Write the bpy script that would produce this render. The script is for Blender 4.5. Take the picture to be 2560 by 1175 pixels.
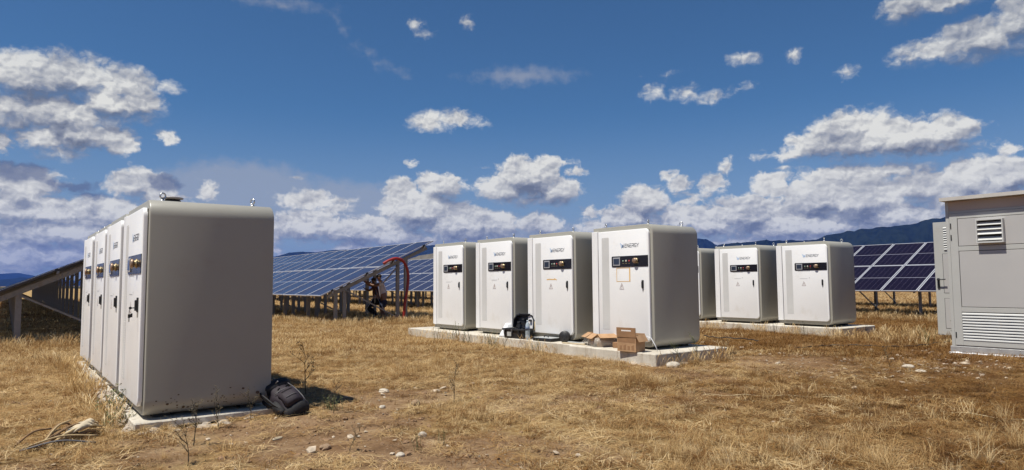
import bpy, bmesh, math, random
import numpy as np
from mathutils import Vector, Matrix

for _o in list(bpy.data.objects):
    bpy.data.objects.remove(_o, do_unlink=True)
scene = bpy.context.scene
C = scene.collection
rnd = random.Random(7)
R = math.radians

# ------------------------------------------------------------------ camera
# world axes follow the plant: +X goes from the cabinet fronts to their backs, +Y along the rows
CAM_H, YAW, PITCH, ROLL, FPX = 1.349, 53.100, 4.096, -0.371, 1680.0
cam_data = bpy.data.cameras.new('camera')
cam = bpy.data.objects.new('camera', cam_data)
C.objects.link(cam)
scene.camera = cam
_f = Vector((math.cos(R(YAW)) * math.cos(R(PITCH)), math.sin(R(YAW)) * math.cos(R(PITCH)), math.sin(R(PITCH))))
_r = Vector((math.sin(R(YAW)), -math.cos(R(YAW)), 0))
_u = _r.cross(_f)
_r2 = _r * math.cos(R(ROLL)) + _u * math.sin(R(ROLL))
_u2 = _u * math.cos(R(ROLL)) - _r * math.sin(R(ROLL))
cam.matrix_world = Matrix(((_r2.x, _u2.x, -_f.x, 0), (_r2.y, _u2.y, -_f.y, 0), (_r2.z, _u2.z, -_f.z, CAM_H), (0, 0, 0, 1)))
cam_data.sensor_width = 36.0
cam_data.lens = FPX / 2560 * 36.0
cam_data.clip_start = 0.05
cam_data.clip_end = 60000

# ------------------------------------------------------------------ colour
vs = scene.view_settings
scene.display_settings.display_device = 'sRGB'
vs.view_transform = 'Standard'
vs.look = 'None'
vs.exposure = 0.24
vs.gamma = 1.0
vs.use_curve_mapping = False

# ------------------------------------------------------------------ sun and sky
SUN_EL, SUN_AZ = 65.0, 176.5          # azimuth counted from +X towards +Y
sd = bpy.data.lights.new('sun', 'SUN')
sun = bpy.data.objects.new('sun', sd)
C.objects.link(sun)
sd.energy = 5.0
sd.angle = R(0.53)
sd.color = (1.0, 0.962, 0.87)
_s = Vector((math.cos(R(SUN_EL)) * math.cos(R(SUN_AZ)), math.cos(R(SUN_EL)) * math.sin(R(SUN_AZ)), math.sin(R(SUN_EL))))
sun.rotation_euler = (-_s).to_track_quat('-Z', 'Y').to_euler()
sun.location = (-20, 5, 40)

# cumulus: (azimuth right of the camera heading, elevation, half width, half height) in degrees
CL = [(-34.2,12.2,4.2,1.3),(-31.2,13.2,2.6,1.5),(-36.47,14.36,3.38,1.6),(-33.68,14.82,3.38,1.51),(-30.67,14.56,2.83,1.28),(-28.03,14.91,1.3,0.58),(-29.59,13.41,2.1,1.3),(-35.03,12.82,3.73,1.09),(-37.07,12.39,1.77,1.6),(-33.05,10.85,2.43,1.27),(-35.18,10.32,1.85,0.97),(-31.06,10.78,1.52,1.01),(-34.21,9.59,2.13,0.62),(-37.63,9.89,1.08,0.8),(-27.51,11.12,0.82,0.54),(-36.2,7.18,2.47,0.82),(-29.41,7.54,1.57,1.04),(-30.43,7.18,1.02,0.88),(-28.07,7.03,1.34,1.05),(-24.48,7.22,0.85,0.68),(-35.22,5.17,5.73,1.11),(-34.01,3.82,7.07,1.13),(-29.6,5.16,5.7,1.19),(-35.11,2.1,6.87,1.11),(-36.18,6.49,1.79,1.1),(-16.97,6.88,2.2,0.65),(-9.51,7.88,1.5,0.84),(-6.14,8.26,2.04,0.94),(-7.82,6.05,3.36,1.52),(-12.78,4.33,4.87,1.16),(-4.44,4.88,3.74,1.53),(-17.25,4.59,3.43,1.14),(-10.15,4.01,3.97,1.01),(1.41,8.93,2.75,1.52),(-0.32,7.93,2.57,1.09),(3.8,7.72,2.12,1.08),(-1.35,7.42,1.54,0.68),(1.73,7.06,3.25,0.48),(3.48,10.26,1.72,0.47),(5.52,9.37,0.75,0.34),(2.4,5.01,2.22,0.95),(-1.36,5.04,2.05,1.09),(11.19,6.61,2.05,1.27),(10.18,5.39,2.98,1.07),(6.5,5.98,0.88,0.54),(6.82,4.79,1.52,0.74),(13.78,5.13,1.94,0.99),(14.17,8.09,1.16,0.59),(16.72,7.98,1.45,0.78),(17.86,9.28,0.56,0.77),(13.05,8.8,0.65,0.53),(21.17,7.65,1.55,0.89),(27.21,11.72,3.01,1.13),(29.05,10.48,5.8,1.32),(25.21,10.56,2.82,0.91),(32.38,10.53,2.59,1.19),(30.31,9.46,5.4,0.53),(23.17,9.96,2.62,0.43),(27.62,8.22,4.86,0.66),(19.44,5.27,3.35,1.45),(24.77,6.28,2.83,1.55),(22.98,4.33,6.08,1.41),(27.53,6.11,3.51,1.66),(29.59,4.64,3.62,1.33),(31.47,6.73,2.25,1.02),(34.4,7.05,1.76,1.54),(36.68,7.11,1.77,1.23),(37.0,8.93,0.75,0.54),(16.64,4.72,2.51,1.24),(14.74,5.11,1.76,0.73),(35.03,5.59,4.14,1.26),(31.29,19.69,1.79,1.08),(33.17,19.49,2.95,0.8),(35.78,16.48,3.45,1.37),(32.65,16.27,2.59,0.88),(37.64,17.27,1.86,1.92),(30.6,16.0,1.03,0.45),(-8.22,21.44,0.82,0.55),(-7.6,20.66,0.62,0.37),(-3.72,21.57,0.59,0.56),(-7.24,13.58,1.5,0.86),(-4.77,13.86,1.92,0.66),(-3.05,13.71,0.97,0.33),(19.42,17.74,1.3,0.49),(23.21,17.5,0.71,0.53),(27.01,15.74,0.77,0.44),(11.98,15.7,1.06,0.7),(14.84,15.35,1.23,0.7),(17.23,14.91,1.52,0.47),(18.82,15.43,1.0,0.25),(13.57,17.09,0.85,0.16),(-8.55,10.17,0.3,0.23)]
DK = [(-33.29,7.04,1.68,0.46),(-32.17,6.54,1.48,0.35),(-27.41,7.73,1.14,0.54),(-34.6,7.31,0.65,0.5),(-36.67,7.83,1.99,0.6)]
VL = [(-21.87,7.66,6.5,1.89),(-23.37,8.83,3.48,0.93),(-14.1,6.3,8.02,1.98),(-15.0,21.4,.45,.7),(-14.3,20.4,.55,.6),(-13.3,19.5,.7,.45),(-12.2,18.8,.8,.4),(-11.1,18.2,.9,.32),(-10.0,17.7,.9,.28),(-9.0,17.3,.7,.2),(0.78,17.4,4.86,0.71),(-19.42,21.99,3.74,0.41),(4.09,3.63,13.36,1.36)]

world = bpy.data.worlds.new('World')
scene.world = world
world.use_nodes = True


class NT:
    """small helper that writes node trees"""
    def __init__(self, tree):
        self.t = tree
        self.n = tree.nodes
        self.l = tree.links

    def add(self, kind, **kw):
        nd = self.n.new(kind)
        for k, v in kw.items():
            setattr(nd, k, v)
        return nd

    def put(self, sock, v):
        if isinstance(v, bpy.types.NodeSocket):
            self.l.new(v, sock)
        else:
            sock.default_value = v

    def math(self, op, a, b=None, c=None, clamp=False):
        nd = self.add('ShaderNodeMath', operation=op, use_clamp=clamp)
        for i, v in enumerate((a, b, c)):
            if v is not None:
                self.put(nd.inputs[i], v)
        return nd.outputs[0]

    def vmath(self, op, a, b=None, c=None, out=0):
        nd = self.add('ShaderNodeVectorMath', operation=op)
        for i, v in enumerate((a, b, c)):
            if v is not None:
                self.put(nd.inputs[i], v)
        return nd.outputs[out]

    def xyz(self, x, y, z):
        nd = self.add('ShaderNodeCombineXYZ')
        for i, v in enumerate((x, y, z)):
            self.put(nd.inputs[i], v)
        return nd.outputs[0]

    def noise(self, vec, scale, detail=4, rough=0.5, lac=2.0, dist=0.0, out=0, norm=True, dim='3D'):
        nd = self.add('ShaderNodeTexNoise', noise_dimensions=dim)
        nd.normalize = norm
        if vec is not None:
            self.l.new(vec, nd.inputs['Vector'])
        nd.inputs['Scale'].default_value = scale
        nd.inputs['Detail'].default_value = detail
        nd.inputs['Roughness'].default_value = rough
        nd.inputs['Lacunarity'].default_value = lac
        nd.inputs['Distortion'].default_value = dist
        return nd.outputs[out]

    def voro(self, vec, scale, feature='SMOOTH_F1', smooth=0.6, out='Distance', detail=0.0, rand=1.0, dim='3D'):
        nd = self.add('ShaderNodeTexVoronoi', feature=feature, voronoi_dimensions=dim)
        if vec is not None:
            self.l.new(vec, nd.inputs['Vector'])
        nd.inputs['Scale'].default_value = scale
        nd.inputs['Detail'].default_value = detail
        nd.inputs['Randomness'].default_value = rand
        if feature == 'SMOOTH_F1':
            nd.inputs['Smoothness'].default_value = smooth
        return nd.outputs[out]

    def mapr(self, v, a, b, c=0.0, d=1.0, kind='SMOOTHSTEP'):
        nd = self.add('ShaderNodeMapRange', interpolation_type=kind)
        self.put(nd.inputs[0], v)
        for i, x in enumerate((a, b, c, d)):
            self.put(nd.inputs[1 + i], x)
        return nd.outputs[0]

    def mix(self, f, a, b, blend='MIX'):
        nd = self.add('ShaderNodeMix', data_type='RGBA', blend_type=blend)
        self.put(nd.inputs[0], f)
        self.put(nd.inputs[6], a if isinstance(a, bpy.types.NodeSocket) else (*a[:3], 1))
        self.put(nd.inputs[7], b if isinstance(b, bpy.types.NodeSocket) else (*b[:3], 1))
        return nd.outputs[2]

    def ramp(self, f, stops, interp='LINEAR'):
        nd = self.add('ShaderNodeValToRGB')
        cr = nd.color_ramp
        cr.interpolation = interp
        while len(cr.elements) < len(stops):
            cr.elements.new(0.5)
        for e, (p, c) in zip(cr.elements, stops):
            e.position = p
            e.color = (*c[:3], 1)
        self.put(nd.inputs[0], f)
        return nd.outputs[0]


def build_world():
    g = NT(world.node_tree)
    g.n.clear()
    out = g.add('ShaderNodeOutputWorld')
    bg = g.add('ShaderNodeBackground')
    g.l.new(bg.outputs[0], out.inputs[0])
    sky = g.add('ShaderNodeTexSky', sky_type='NISHITA', sun_disc=False)
    sky.sun_elevation = R(SUN_EL)
    sky.sun_rotation = R(90 - SUN_AZ)
    sky.altitude = 600
    sky.air_density = SKY_AIR
    sky.dust_density = SKY_DUST
    sky.ozone_density = SKY_OZONE
    gam = g.add('ShaderNodeGamma')
    g.l.new(sky.outputs[0], gam.inputs[0])
    gam.inputs[1].default_value = SKY_GAMMA
    skyc = g.mix(1.0, gam.outputs[0], SKY_TINT, 'MULTIPLY')
    # direction -> degrees
    tc = g.add('ShaderNodeTexCoord')
    sep = g.add('ShaderNodeSeparateXYZ')
    g.l.new(tc.outputs['Generated'], sep.inputs[0])
    el = g.math('MULTIPLY', g.math('ARCSINE', sep.outputs[2]), 180 / math.pi)
    a = R(YAW)
    fx = g.math('ADD', g.math('MULTIPLY', sep.outputs[0], math.cos(a)), g.math('MULTIPLY', sep.outputs[1], math.sin(a)))
    rx = g.math('SUBTRACT', g.math('MULTIPLY', sep.outputs[0], math.sin(a)), g.math('MULTIPLY', sep.outputs[1], math.cos(a)))
    az = g.math('MULTIPLY', g.math('ARCTAN2', rx, fx), 180 / math.pi)
    # the same weather goes on all the way round the horizon
    SPAN = 78.0
    azr = g.math('SUBTRACT', g.math('PINGPONG', g.math('ADD', az, 39.0 + 2 * SPAN), SPAN), 39.0)
    p0 = g.xyz(azr, el, 0.0)
    pn = g.xyz(az, g.math('MULTIPLY', el, 1.25), 3.7)        # coordinates of the detail
    # domain warp
    wn = g.noise(pn, 0.9, 3, 0.55, out=1, dim='2D')
    warp = g.vmath('MULTIPLY', g.vmath('SUBTRACT', wn, (0.5, 0.5, 0.5)), (1.3, 0.8, 0.0))
    p = g.vmath('ADD', p0, warp)

    def field(pt, L, k=0.25):
        acc = None
        for (cx, cy, ax, ay) in L:
            if ax * ay > 1.2:
                ax, ay = ax * 1.10, ay * 1.28
            m = min(ax, ay * 1.3)
            v = g.vmath('LENGTH', g.vmath('MULTIPLY_ADD', pt, (1 / ax, 1 / ay, 0), (-cx / ax, -cy / ay, 0)), out=1)
            f = g.math('MULTIPLY_ADD', v, -m, m)
            acc = f if acc is None else g.math('SMOOTH_MAX', acc, f, k)
        return acc

    lowm = g.mapr(el, 9.5, 4.0)

    def heap(pt, sc):
        nd = g.add('ShaderNodeTexVoronoi', feature='SMOOTH_F1', voronoi_dimensions='2D')
        nd.normalize = False
        g.l.new(pt, nd.inputs['Vector'])
        for nm, v in (('Scale', sc), ('Detail', 2.6), ('Roughness', 0.52), ('Lacunarity', 2.35), ('Smoothness', 0.75), ('Randomness', 1.0)):
            nd.inputs[nm].default_value = v
        return nd.outputs['Distance']

    def detail(pt):
        hi = g.math('MULTIPLY_ADD', heap(pt, 0.50), -1.0, 1.02)
        lo = g.math('MULTIPLY_ADD', heap(pt, 0.92), -0.72, 0.70)
        return g.math('ADD', g.math('MULTIPLY', hi, g.math('SUBTRACT', 1.0, lowm)), g.math('MULTIPLY', lo, lowm))

    # the broken bank that runs along the horizon
    bn = g.noise(g.vmath('MULTIPLY', pn, (0.16, 0.42, 0)), 1.0, 3, 0.55, dim='2D')
    band = g.math('MULTIPLY', g.math('ABSOLUTE', g.math('SUBTRACT', el, 2.6)), -0.30)
    band = g.math('ADD', band, g.math('MULTIPLY_ADD', bn, 5.0, -1.75))
    f0 = g.math('SMOOTH_MAX', field(p, CL), band, 0.4)
    big_ones = [c for c in CL if c[2] * c[3] > 1.6]
    f1 = g.math('SMOOTH_MAX', field(g.vmath('ADD', p, (-0.15, 0.9, 0.0)), big_ones), g.math('SUBTRACT', band, 0.15), 0.4)
    pd = g.vmath('ADD', pn, g.vmath('MULTIPLY', warp, (0.7, 0.7, 0)))
    d0 = detail(pd)
    d1 = detail(g.vmath('ADD', pd, (-0.13, 0.30, 0.0)))
    n3 = g.math('SUBTRACT', g.noise(pd, 2.2, 6, 0.66, dim='2D'), 0.5)
    edge = g.math('MULTIPLY_ADD', n3, 1.05, d0)
    amp = g.mapr(f0, -0.4, 0.9, 0.62, 1.15)
    h0 = g.math('MULTIPLY_ADD', edge, amp, f0)
    big = g.math('MINIMUM', g.math('MAXIMUM', g.math('SUBTRACT', f0, f1), -0.7), 0.45)   # >0 near the tops
    soft = g.mapr(big, -0.5, 0.3, 1.35, 0.64)
    soft = g.math('MULTIPLY', soft, g.mapr(el, 10.5, 13.5, 1.0, 2.0))
    alpha = g.mapr(h0, -0.05, soft)
    # relief: bright where the heap faces up into the sun, grey below and in hollows
    fine = g.math('SUBTRACT', d0, d1)
    lit = g.math('ADD', g.math('MULTIPLY', big, 0.95), g.math('MULTIPLY', fine, CL_FINE))
    lit = g.math('ADD', lit, g.math('MULTIPLY_ADD', g.noise(pn, 0.33, 3, 0.5, dim='2D'), 1.3, -0.50))
    lit = g.math('ADD', lit, g.math('MULTIPLY', n3, 0.20))
    lit = g.math('SUBTRACT', lit, g.math('MULTIPLY', g.mapr(h0, 0.2, 1.6), 0.12))
    lit = g.math('SUBTRACT', lit, g.mapr(el, 13.0, 19.0, 0.0, 0.28))
    lit = g.math('ADD', lit, g.mapr(el, 2.0, 8.0, 0.14, 0.0))
    cc = g.ramp(g.mapr(lit, -0.8, 0.7, kind='LINEAR'), [(0.0, CLOUD[0]), (0.34, CLOUD[1]), (0.64, CLOUD[2]), (1.0, CLOUD[3])])
    # low clouds stand behind more air
    far = g.mapr(el, 0.0, 7.0, 0.38, 0.0)
    cc = g.mix(far, cc, CLOUD_FAR)
    # veils and thin streaks
    vf = field(p, VL, 0.6)
    vn = g.noise(pn, 0.7, 6, 0.6, dim='2D')
    va = g.math('MULTIPLY', g.mapr(g.math('MULTIPLY_ADD', g.math('SUBTRACT', vn, 0.5), 1.6, vf), -0.2, 1.4), 0.55)
    low = g.mapr(el, -1.0, 15.0, 0.72, 0.0)
    col = g.mix(low, skyc, CLOUD_FAR)
    col = g.mix(va, col, VEIL)
    col = g.mix(g.math('MULTIPLY', alpha, g.mapr(el, 13.0, 17.0, 0.97, 0.86)), col, cc)
    df = g.math('MULTIPLY_ADD', d0, 0.7, field(p, DK))
    col = g.mix(g.math('MULTIPLY', g.mapr(df, -0.05, 0.5), 0.8), col, DARK)
    # below the horizon: the far plain
    gr = g.mapr(el, -1.5, -0.2, 1.0, 0.0)
    col = g.mix(gr, col, (1.6, 1.0, 0.45))
    # high up there are no clouds: plain sky (and less to compute)
    bg2 = g.add('ShaderNodeBackground')
    g.l.new(skyc, bg2.inputs[0])
    bg2.inputs[1].default_value = SKY_STRENGTH
    mx = g.add('ShaderNodeMixShader')
    g.put(mx.inputs[0], g.math('GREATER_THAN', el, 25.0))
    g.l.new(bg.outputs[0], mx.inputs[1])
    g.l.new(bg2.outputs[0], mx.inputs[2])
    g.l.new(mx.outputs[0], out.inputs[0])
    g.l.new(col, bg.inputs[0])
    bg.inputs[1].default_value = SKY_STRENGTH


SKY_STRENGTH = 0.09
scene.cycles.max_bounces = 6
scene.cycles.diffuse_bounces = 3
scene.cycles.use_denoising = True
SKY_AIR, SKY_DUST, SKY_OZONE, SKY_GAMMA = 1.0, 0.1, 3.0, 1.0
SKY_TINT = (0.40, 0.61, 0.74)
CL_FINE = 1.15
CLOUD = [(1.5, 1.7, 2.1), (2.75, 2.95, 3.35), (4.7, 4.75, 4.75), (7.9, 7.8, 7.2)]
CLOUD_FAR = (3.0, 3.5, 4.5)
CLOUD_LOW = (5.2, 5.1, 5.0)
VEIL = (3.8, 3.95, 4.3)
DARK = (1.2, 1.55, 2.4)
build_world()
world.cycles.sampling_method = 'MANUAL'
world.cycles.sample_map_resolution = 1024

HAZE_COLOR = (0.10, 0.25, 0.90, 1)
HAZE_DENSITY = 4.5e-5

# ------------------------------------------------------------------ helpers
def link(o, parent=None):
    C.objects.link(o)
    if parent is not None:
        o.parent = parent
    return o


def tag(o, label=None, cat=None, group=None, kind=None):
    if label:
        o['label'] = label
    if cat:
        o['category'] = cat
    if group:
        o['group'] = group
    if kind:
        o['kind'] = kind
    return o


def empty(name, loc=(0, 0, 0), rz=0.0, label=None, cat=None, group=None):
    o = bpy.data.objects.new(name, None)
    o.empty_display_size = 0.1
    o.location = loc
    o.rotation_euler = (0, 0, rz)
    link(o)
    return tag(o, label, cat, group)


class MB:
    """collects shapes and links them as one mesh object"""
    def __init__(self):
        self.bm = bmesh.new()

    def face(self, pts, mi=0, smooth=False):
        try:
            f = self.bm.faces.new([self.bm.verts.new(p) for p in pts])
        except ValueError:
            return None
        f.material_index = mi
        f.smooth = smooth
        return f

    def box(self, x0, x1, y0, y1, z0, z1, mi=0, bev=0.0, seg=1, M=None):
        bm2 = bmesh.new()
        bmesh.ops.create_cube(bm2, size=1.0)
        for v in bm2.verts:
            v.co = Vector((x0 + (v.co.x + .5) * (x1 - x0), y0 + (v.co.y + .5) * (y1 - y0), z0 + (v.co.z + .5) * (z1 - z0)))
        if bev > 0:
            bmesh.ops.bevel(bm2, geom=list(bm2.edges), offset=bev, segments=seg, affect='EDGES', profile=0.5)
        self.join(bm2, mi, M)
        return self

    def join(self, bm2, mi=0, M=None, smooth=False):
        mp = {}
        for v in bm2.verts:
            mp[v] = self.bm.verts.new(M @ v.co if M is not None else v.co)
        for f in bm2.faces:
            try:
                nf = self.bm.faces.new([mp[v] for v in f.verts])
            except ValueError:
                continue
            nf.material_index = mi
            nf.smooth = smooth or f.smooth
        bm2.free()

    def prism(self, prof, axis, a, b, mi=0, smooth=False, caps=True):
        """profile of 2-D points swept along 'x', 'y' or 'z' from a to b"""
        def P(u, v, t):
            return {'x': (t, u, v), 'y': (u, t, v), 'z': (u, v, t)}[axis]
        A = [self.bm.verts.new(P(u, v, a)) for u, v in prof]
        B = [self.bm.verts.new(P(u, v, b)) for u, v in prof]
        n = len(prof)
        for i in range(n):
            f = self.bm.faces.new((A[i], A[(i + 1) % n], B[(i + 1) % n], B[i]))
            f.material_index = mi
            f.smooth = smooth
        if caps:
            for ring in (A, B):
                f = self.bm.faces.new(ring)
                f.material_index = mi
        return self

    def rings(self, rings, mi=0, smooth=True, caps=(True, True), closed=True):
        V = [[self.bm.verts.new(p) for p in r] for r in rings]
        for a, b in zip(V, V[1:]):
            n = len(a)
            for i in range(n if closed else n - 1):
                try:
                    f = self.bm.faces.new((a[i], a[(i + 1) % n], b[(i + 1) % n], b[i]))
                except ValueError:
                    continue
                f.material_index = mi
                f.smooth = smooth
        for k, on in ((0, caps[0]), (-1, caps[1])):
            if on:
                f = self.bm.faces.new(V[k])
                f.material_index = mi
        return self

    def tube(self, pts, r, n=8, mi=0, smooth=True, caps=True):
        pts = [Vector(p) for p in pts]
        rr = r if isinstance(r, (list, tuple)) else [r] * len(pts)
        rings = []
        nrm = None
        for i, p in enumerate(pts):
            t = (pts[min(i + 1, len(pts) - 1)] - pts[max(i - 1, 0)]).normalized()
            if nrm is None:
                nrm = t.cross(Vector((0, 0, 1)) if abs(t.z) < 0.9 else Vector((1, 0, 0))).normalized()
            else:
                nrm = (nrm - t * nrm.dot(t)).normalized()
            b = t.cross(nrm)
            rings.append([p + (nrm * math.cos(2 * math.pi * k / n) + b * math.sin(2 * math.pi * k / n)) * rr[i] for k in range(n)])
        return self.rings(rings, mi, smooth, (caps, caps))

    def lathe(self, prof, c=(0, 0, 0), axis='z', n=16, mi=0, smooth=True):
        """profile of (radius, height) turned about an axis through c"""
        rings = []
        for r, h in prof:
            ring = []
            for k in range(n):
                a = 2 * math.pi * k / n
                u, v = max(r, 1e-4) * math.cos(a), max(r, 1e-4) * math.sin(a)
                q = {'z': (u, v, h), 'x': (h, u, v), 'y': (u, h, v)}[axis]
                ring.append((c[0] + q[0], c[1] + q[1], c[2] + q[2]))
            rings.append(ring)
        return self.rings(rings, mi, smooth)

    def mesh(self, name, mats):
        bmesh.ops.recalc_face_normals(self.bm, faces=self.bm.faces)
        me = bpy.data.meshes.new(name)
        self.bm.to_mesh(me)
        self.bm.free()
        for m in (mats if isinstance(mats, (list, tuple)) else [mats]):
            me.materials.append(m)
        return me

    def build(self, name, mats, parent=None, loc=None, rot=None):
        o = bpy.data.objects.new(name, self.mesh(name, mats))
        link(o, parent)
        if loc is not None:
            o.location = loc
        if rot is not None:
            o.rotation_euler = rot
        return o


def inst(name, me, parent=None, loc=(0, 0, 0), rot=(0, 0, 0), scale=None):
    o = bpy.data.objects.new(name, me)
    link(o, parent)
    o.location = loc
    o.rotation_euler = rot
    if scale is not None:
        o.scale = scale
    return o


def copy_tree(o, parent=None):
    c = o.copy()
    C.objects.link(c)
    if parent is not None:
        c.parent = parent
    for ch in list(o.children):
        copy_tree(ch, c)
    return c


def rrect(u0, u1, v0, v1, radii, n=6):
    """rounded rectangle; radii for corners (u0,v0) (u1,v0) (u1,v1) (u0,v1)"""
    out = []
    for (cu, cv, su, sv, a0), r in zip(((u0, v0, 1, 1, 180), (u1, v0, -1, 1, 270), (u1, v1, -1, -1, 0), (u0, v1, 1, -1, 90)), radii):
        if r <= 0:
            out.append((cu, cv))
            continue
        for k in range(n + 1):
            a = R(a0 + 90 * k / n)
            out.append((cu + su * r + r * math.cos(a), cv + sv * r + r * math.sin(a)))
    return out


# ------------------------------------------------------------------ materials
def mat(name):
    m = bpy.data.materials.new(name)
    m.use_nodes = True
    g = NT(m.node_tree)
    b = g.n['Principled BSDF']
    return m, g, b


def plain(name, col, rough=0.5, metal=0.0, var=0.10, vscale=3.0, bump=0.0, bscale=60, spec=0.5, coat=0.0, dirt=None):
    """paint-like material with gentle mottling and optional grain"""
    m, g, b = mat(name)
    tc = g.add('ShaderNodeTexCoord')
    P = tc.outputs['Object']
    n = g.noise(P, vscale, 5, 0.6)
    c = g.mix(g.mapr(n, 0.3, 0.7, kind='LINEAR'), [x * (1 - var) for x in col], [min(1, x * (1 + var)) for x in col])
    if dirt:
        dcol, damt, dscale = dirt
        dn = g.mapr(g.noise(P, dscale, 6, 0.65), 0.55, 0.72)
        c = g.mix(g.math('MULTIPLY', dn, damt), c, dcol)
    g.l.new(c, b.inputs['Base Color'])
    g.put(b.inputs['Roughness'], g.mapr(n, 0.3, 0.7, max(0.02, rough - 0.06), min(1, rough + 0.06), 'LINEAR'))
    b.inputs['Metallic'].default_value = metal
    b.inputs['Specular IOR Level'].default_value = spec
    b.inputs['Coat Weight'].default_value = coat
    if bump > 0:
        bp = g.add('ShaderNodeBump')
        bp.inputs['Strength'].default_value = bump
        bp.inputs['Distance'].default_value = 0.01
        g.l.new(g.noise(P, bscale, 4, 0.6), bp.inputs['Height'])
        g.l.new(bp.outputs[0], b.inputs['Normal'])
    return m


M = {}
M['white_paint'] = plain('white_door_paint', (0.83, 0.82, 0.81), 0.36, var=0.02, vscale=1.5, bump=0.03, bscale=90, dirt=((0.60, 0.54, 0.45), 0.25, 2.2))
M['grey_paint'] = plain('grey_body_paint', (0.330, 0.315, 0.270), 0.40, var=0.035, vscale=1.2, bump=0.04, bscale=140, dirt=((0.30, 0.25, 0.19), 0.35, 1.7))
M['vent_paint'] = plain('vent_grey', (0.62, 0.61, 0.59), 0.5, var=0.03)
M['black_gloss'] = plain('black_band', (0.010, 0.009, 0.014), 0.22, var=0.1)
M['black_plastic'] = plain('black_plastic', (0.018, 0.018, 0.02), 0.45, var=0.15, bump=0.1, bscale=200)
M['screen_grey'] = plain('screen_bezel', (0.36, 0.36, 0.38), 0.4)
M['screen_dark'] = plain('screen_glass', (0.035, 0.045, 0.07), 0.12)
M['brass'] = plain('brass', (0.38, 0.30, 0.17), 0.40, metal=0.6)
M['copper'] = plain('copper_cap', (0.34, 0.23, 0.16), 0.42, metal=0.5)
M['steel'] = plain('bright_steel', (0.55, 0.55, 0.55), 0.3, metal=0.9)
M['galv'] = plain('galvanised_steel', (0.25, 0.24, 0.23), 0.55, metal=0.35, var=0.15, vscale=6, dirt=((0.20, 0.14, 0.09), 0.5, 4))
M['alu'] = plain('aluminium_frame', (0.52, 0.52, 0.55), 0.4, metal=0.25, var=0.03)
M['dark_edge'] = plain('dark_clamp', (0.02, 0.02, 0.022), 0.5)
M['backsheet'] = plain('shaded_backsheet', (0.06, 0.055, 0.06), 0.6)  # shade under the panels put into the colour; the real sheet is white
M['logo_dark'] = plain('logo_dark_ink', (0.10, 0.11, 0.14), 0.5)
M['logo_blue'] = plain('logo_blue_ink', (0.42, 0.56, 0.78), 0.5)
M['mark_grey'] = plain('faint_grey_print', (0.48, 0.48, 0.47), 0.5)
M['mark_orange'] = plain('orange_tape_residue', (0.78, 0.50, 0.20), 0.6)
M['mark_red'] = plain('warning_print', (0.24, 0.12, 0.10), 0.5)
M['label_gold'] = plain('small_gold_print', (0.30, 0.25, 0.13), 0.5)
M['lamp_white'] = plain('lamp_white', (0.50, 0.48, 0.40), 0.25)
M['lamp_green'] = plain('lamp_green', (0.30, 0.42, 0.32), 0.25)
M['lamp_red'] = plain('lamp_red', (0.42, 0.05, 0.05), 0.25)
M['kiosk_paint'] = plain('kiosk_grey_paint', (0.45, 0.445, 0.42), 0.45, var=0.03, vscale=1.3, bump=0.05, bscale=160, dirt=((0.38, 0.33, 0.26), 0.3, 1.5))
M['kiosk_inner'] = plain('kiosk_panel_paint', (0.44, 0.425, 0.41), 0.5, var=0.03, vscale=1.1, bump=0.06, bscale=160)
M['kiosk_band'] = plain('kiosk_upper_band', (0.44, 0.36, 0.31), 0.55, var=0.05, vscale=2)
M['kiosk_roof'] = plain('kiosk_roof_paint', (0.50, 0.47, 0.43), 0.6, var=0.08, vscale=4, bump=0.1)
M['kiosk_plinth'] = plain('kiosk_plinth', (0.42, 0.41, 0.40), 0.42, metal=0.3, var=0.15, vscale=7, bump=0.1)
M['foil'] = plain('pale_sealing_strip', (0.85, 0.86, 0.88), 0.35, var=0.05, vscale=12, bump=0.6, bscale=30)
M['slat_white'] = plain('pale_slats', (0.52, 0.515, 0.495), 0.45, var=0.05, vscale=5, dirt=((0.5, 0.46, 0.4), 0.4, 8))
M['dark_gap'] = plain('dark_recess', (0.03, 0.03, 0.03), 0.7)
M['red_plastic'] = plain('red_conduit_plastic', (0.29, 0.018, 0.012), 0.42, var=0.08)
M['pack_black'] = plain('backpack_fabric', (0.010, 0.009, 0.011), 0.75, var=0.3, vscale=12, bump=0.4, bscale=180)
M['pack_purple'] = plain('backpack_purple_fabric', (0.017, 0.010, 0.016), 0.7, var=0.25, vscale=10, bump=0.3, bscale=160)
M['pack_trim'] = plain('backpack_grey_piping', (0.10, 0.095, 0.10), 0.6)
M['pale_cloth'] = plain('pale_fabric', (0.80, 0.80, 0.81), 0.8, var=0.05, bump=0.3, bscale=40)
M['tray_grey'] = plain('tray_lid_grey', (0.42, 0.43, 0.43), 0.4)
M['skin'] = plain('skin', (0.30, 0.15, 0.09), 0.55, var=0.1, vscale=20)
M['hair'] = plain('dark_hair', (0.03, 0.02, 0.015), 0.7)
M['shirt_pale'] = plain('pale_shirt', (0.74, 0.67, 0.68), 0.85, var=0.08, vscale=8, bump=0.5, bscale=22)
M['shirt_dark'] = plain('dark_red_shirt', (0.10, 0.04, 0.04), 0.85, var=0.1, vscale=8, bump=0.4, bscale=22)
M['shorts'] = plain('dark_blue_shorts', (0.035, 0.035, 0.06), 0.85, var=0.12, vscale=8, bump=0.4, bscale=25)
M['trousers'] = plain('black_trousers', (0.012, 0.011, 0.013), 0.85, bump=0.4, bscale=25)
M['cable_black'] = plain('black_cable', (0.03, 0.022, 0.018), 0.6)
M['straw_line'] = plain('pale_dry_stalk', (0.60, 0.48, 0.28), 0.8)
M['bark'] = plain('dry_bark', (0.20, 0.12, 0.06), 0.9, var=0.35, vscale=18, bump=0.5, bscale=60)
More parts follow.
